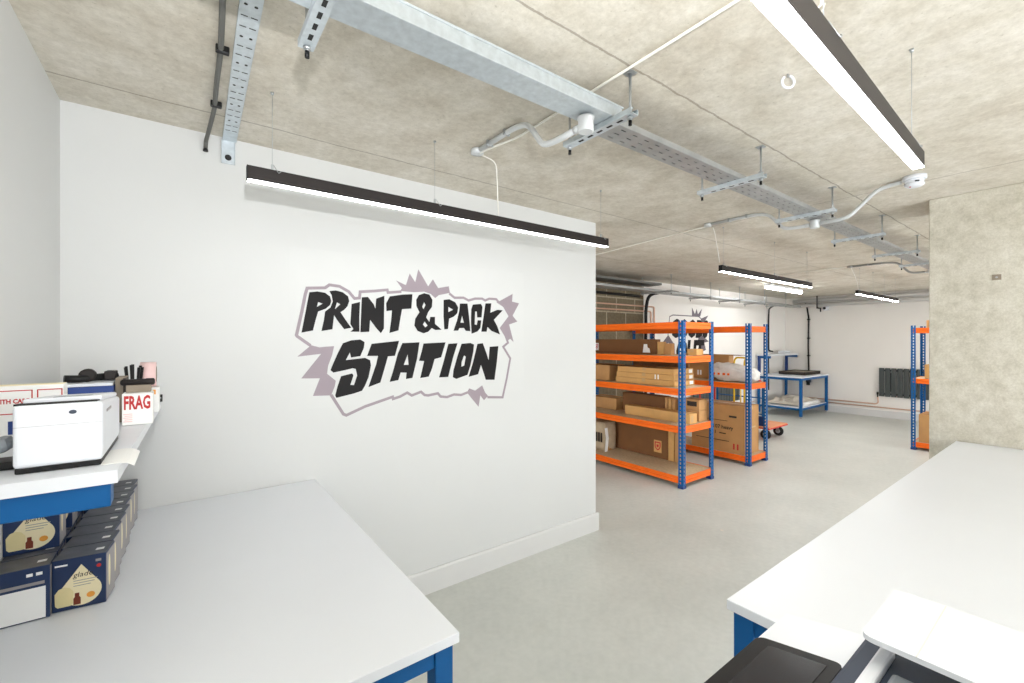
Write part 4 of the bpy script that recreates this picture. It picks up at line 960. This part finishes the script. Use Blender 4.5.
cable('black_cable', 'black cable down the back wall behind the packing bench', [(10.59, 4.509, 1.22), (10.60, 4.509, .9), (10.60, 4.509, .46)], .011, 'black')
t = thing('drop_cable', 'black drop cable on the far wall ending in a plug above the bench', 'cable', (11.47, 4.02, 2.4)); o = t.location[:]
q = MB(o); q.tube(bend([(11.40, 4.06, 2.42), (11.47, 4.06, 2.38), (11.47, 4.02, 2.1), (11.475, 4.03, 1.5), (11.475, 4.02, .78)], .04), .017, 9); q.build('cable_run', 'black', t)
for z in (2.05, 1.62, 1.22): q = MB(o); q.box(11.452, 11.499, 3.995, 4.05, z, z + .025); q.build('cable_clip', 'black', t)
q = MB(o); q.box(11.44, 11.499, 3.97, 4.07, .62, .78, bev=.008); q.build('plug_box', 'slate', t)
q = MB(o); q.lathe([(.03, 0), (.03, .05)], (11.42, 4.02, .60), n=12); q.box(11.42, 11.46, 3.99, 4.05, .56, .62); q.build('plug', 'black', t)
t = thing('security_camera', 'small white camera with black lens high on the far wall', 'camera', (11.45, 3.68, 2.3)); o = t.location[:]
q = MB(o); q.box(11.44, 11.5, 3.63, 3.73, 2.25, 2.35, bev=.006); q.build('wall_plate', 'white', t)
q = MB(o); q.lathe([(.035, -.075), (.042, -.06), (.042, 0)], (11.44, 3.68, 2.295), 'x', 18); q.build('camera_housing', 'white', t)
q = MB(o); q.lathe([(.0, -.083), (.026, -.08), (.034, -.070)], (11.44, 3.68, 2.295), 'x', 18); q.build('lens', 'black', t)
t = thing('camera_bracket', 'dark cable bracket beside the security camera', 'bracket', (11.4, 3.95, 2.3)); o = t.location[:]
q = MB(o); q.box(11.27, 11.49, 3.78, 3.80, 2.29, 2.315); q.box(11.47, 11.49, 3.78, 3.80, 2.22, 2.30); q.box(11.27, 11.29, 3.78, 3.80, 2.30, CEIL); q.build('strut', 'black', t)
# on the packing bench
t = thing('long_tray', 'long flat black tray lying at the back of the packing bench', 'tray', (10.95, 4.0, .84)); o = t.location[:]
q = MB(o); q.box(10.55, 11.38, 3.76, 4.28, .841, .850)
for a in ((10.55, 11.38, 3.76, 3.775), (10.55, 11.38, 4.265, 4.28), (10.55, 10.565, 3.76, 4.28), (11.365, 11.38, 3.76, 4.28)): q.box(*a, .841, .905)
q.build('tray_body', 'print_', t)
q = MB(o); q.box(10.6, 11.33, 3.80, 4.24, .850, .895, bev=.01); q.build('liner', 'brown', t)
t = thing('white_router', 'small white box on the raised shelf of the packing bench', 'box', (11.0, 4.36, 1.275)); o = t.location[:]
q = MB(o); q.box(10.86, 11.16, 4.28, 4.42, 1.276, 1.345, bev=.008); q.build('case', 'white', t)
q = MB(o); q.box(10.88, 11.14, 4.277, 4.28, 1.30, 1.306); q.build('front_seam', 'grey', t)
def crumple(name, label, x0, x1, y0, y1, z, h, m, sd, cat='fabric', drop=0):
    n1, n2 = 46, 34; q = MB(((x0 + x1) / 2, (y0 + y1) / 2, z)); V = []; F = []
    for j in range(n2 + 1):
        for i in range(n1 + 1):
            u, v = i / n1, j / n2
            e = min(1, 6 * min(u, 1 - u, v, 1 - v))
            hh = h * (.25 + e * (.5 + .9 * noise.noise(Vector((u * 4 + sd, v * 4, sd))) + .35 * noise.noise(Vector((u * 11, v * 11 + sd, 1)))))
            x = x0 + (x1 - x0) * u + .02 * noise.noise(Vector((v * 5, sd, 0))); y = y0 + (y1 - y0) * v + .03 * noise.noise(Vector((u * 6, sd, 3)))
            V.append((x, y, z + max(.004, hh)))
    k = len(V); V += [(a, b_, max(z + .001, c - .006)) for a, b_, c in V]
    for j in range(n2):
        for i in range(n1):
            a = j * (n1 + 1) + i; f = [a, a + 1, a + n1 + 2, a + n1 + 1]; F.append(f); F.append([k + w for w in f[::-1]])
    for j in range(n2):
        for i in (0, n1): a = j * (n1 + 1) + i; F.append([a, a + n1 + 1, k + a + n1 + 1, k + a])
    for i in range(n1):
        for j in (0, n2): a = j * (n1 + 1) + i; F.append([a, a + 1, k + a + 1, k + a])
    q._add(V, F, True); o_ = q.build(name, m); o_.location = ((x0 + x1) / 2, (y0 + y1) / 2, z); tag(o_, label, cat)
crumple('dust_sheet', 'crumpled off-white sheet spread on the lower shelf of the packing bench', 10.10, 11.37, 3.735, 4.37, .2205, .12, 'cloth', 3.1)
q = MB((10.6, 3.9, .22)); q.lathe([(.012, 0), (.04, 0), (.04, .8), (.012, .8), (.012, 0)], (10.2, 3.685, .261), 'x', 18)
o_ = q.build('paper_roll', 'paper'); o_.location = (10.6, 3.9, .22); tag(o_, 'white paper roll along the front of the packing bench lower shelf', 'paper roll')

# old fixing left in the pier
t = thing('anchor_plate', 'small rusty fixing plate left on the concrete pier', 'plate', (4.18, .405, 2.0)); o = t.location[:]
q = MB(o); q.box(4.176, 4.18, .385, .425, 1.975, 2.01, bev=.001); q.build('plate', 'brown', t)
q = MB(o); q.lathe([(.006, -.008), (.006, .0)], (4.176, .405, 1.992), 'x', 8); q.build('bolt', 'galvd', t)

# ================================================================ LIGHT, CAMERA, VIEW
fl = bpy.data.lights.new('camera_flash', 'AREA'); fl.shape = 'DISK'; fl.size = .07; fl.energy = FLASH; fl.color = (.98, .99, 1); fl.spread = PI
fo = bpy.data.objects.new('camera_flash', fl); C.objects.link(fo); fo.location = (0.0, -.28, 1.87)
fo.rotation_euler = (math.radians(145), 0, -math.radians(36.69))
w = bpy.data.worlds.new('World'); bpy.context.scene.world = w; w.use_nodes = True
w.node_tree.nodes['Background'].inputs[0].default_value = (.95, .975, 1, 1); w.node_tree.nodes['Background'].inputs[1].default_value = SKY
cd = bpy.data.cameras.new('camera'); co = bpy.data.objects.new('camera', cd); C.objects.link(co)
cd.sensor_width = 36; cd.lens = 440 * 36 / 1024; cd.shift_y = -1.5 / 1024; cd.clip_start = .02; cd.clip_end = 60
co.location = (0, 0, CAM_H); co.rotation_euler = (PI / 2, 0, -math.atan2(.5975, .8018))
sc = bpy.context.scene; sc.camera = co
sc.view_settings.view_transform = 'Standard'; sc.view_settings.look = 'None'; sc.view_settings.gamma = 1
sc.view_settings.use_curve_mapping = False; sc.view_settings.exposure = EXPOSURE
sc.cycles.max_bounces = 8; sc.cycles.diffuse_bounces = 5; sc.cycles.use_denoising = True
sc.cycles.sample_clamp_indirect = 6
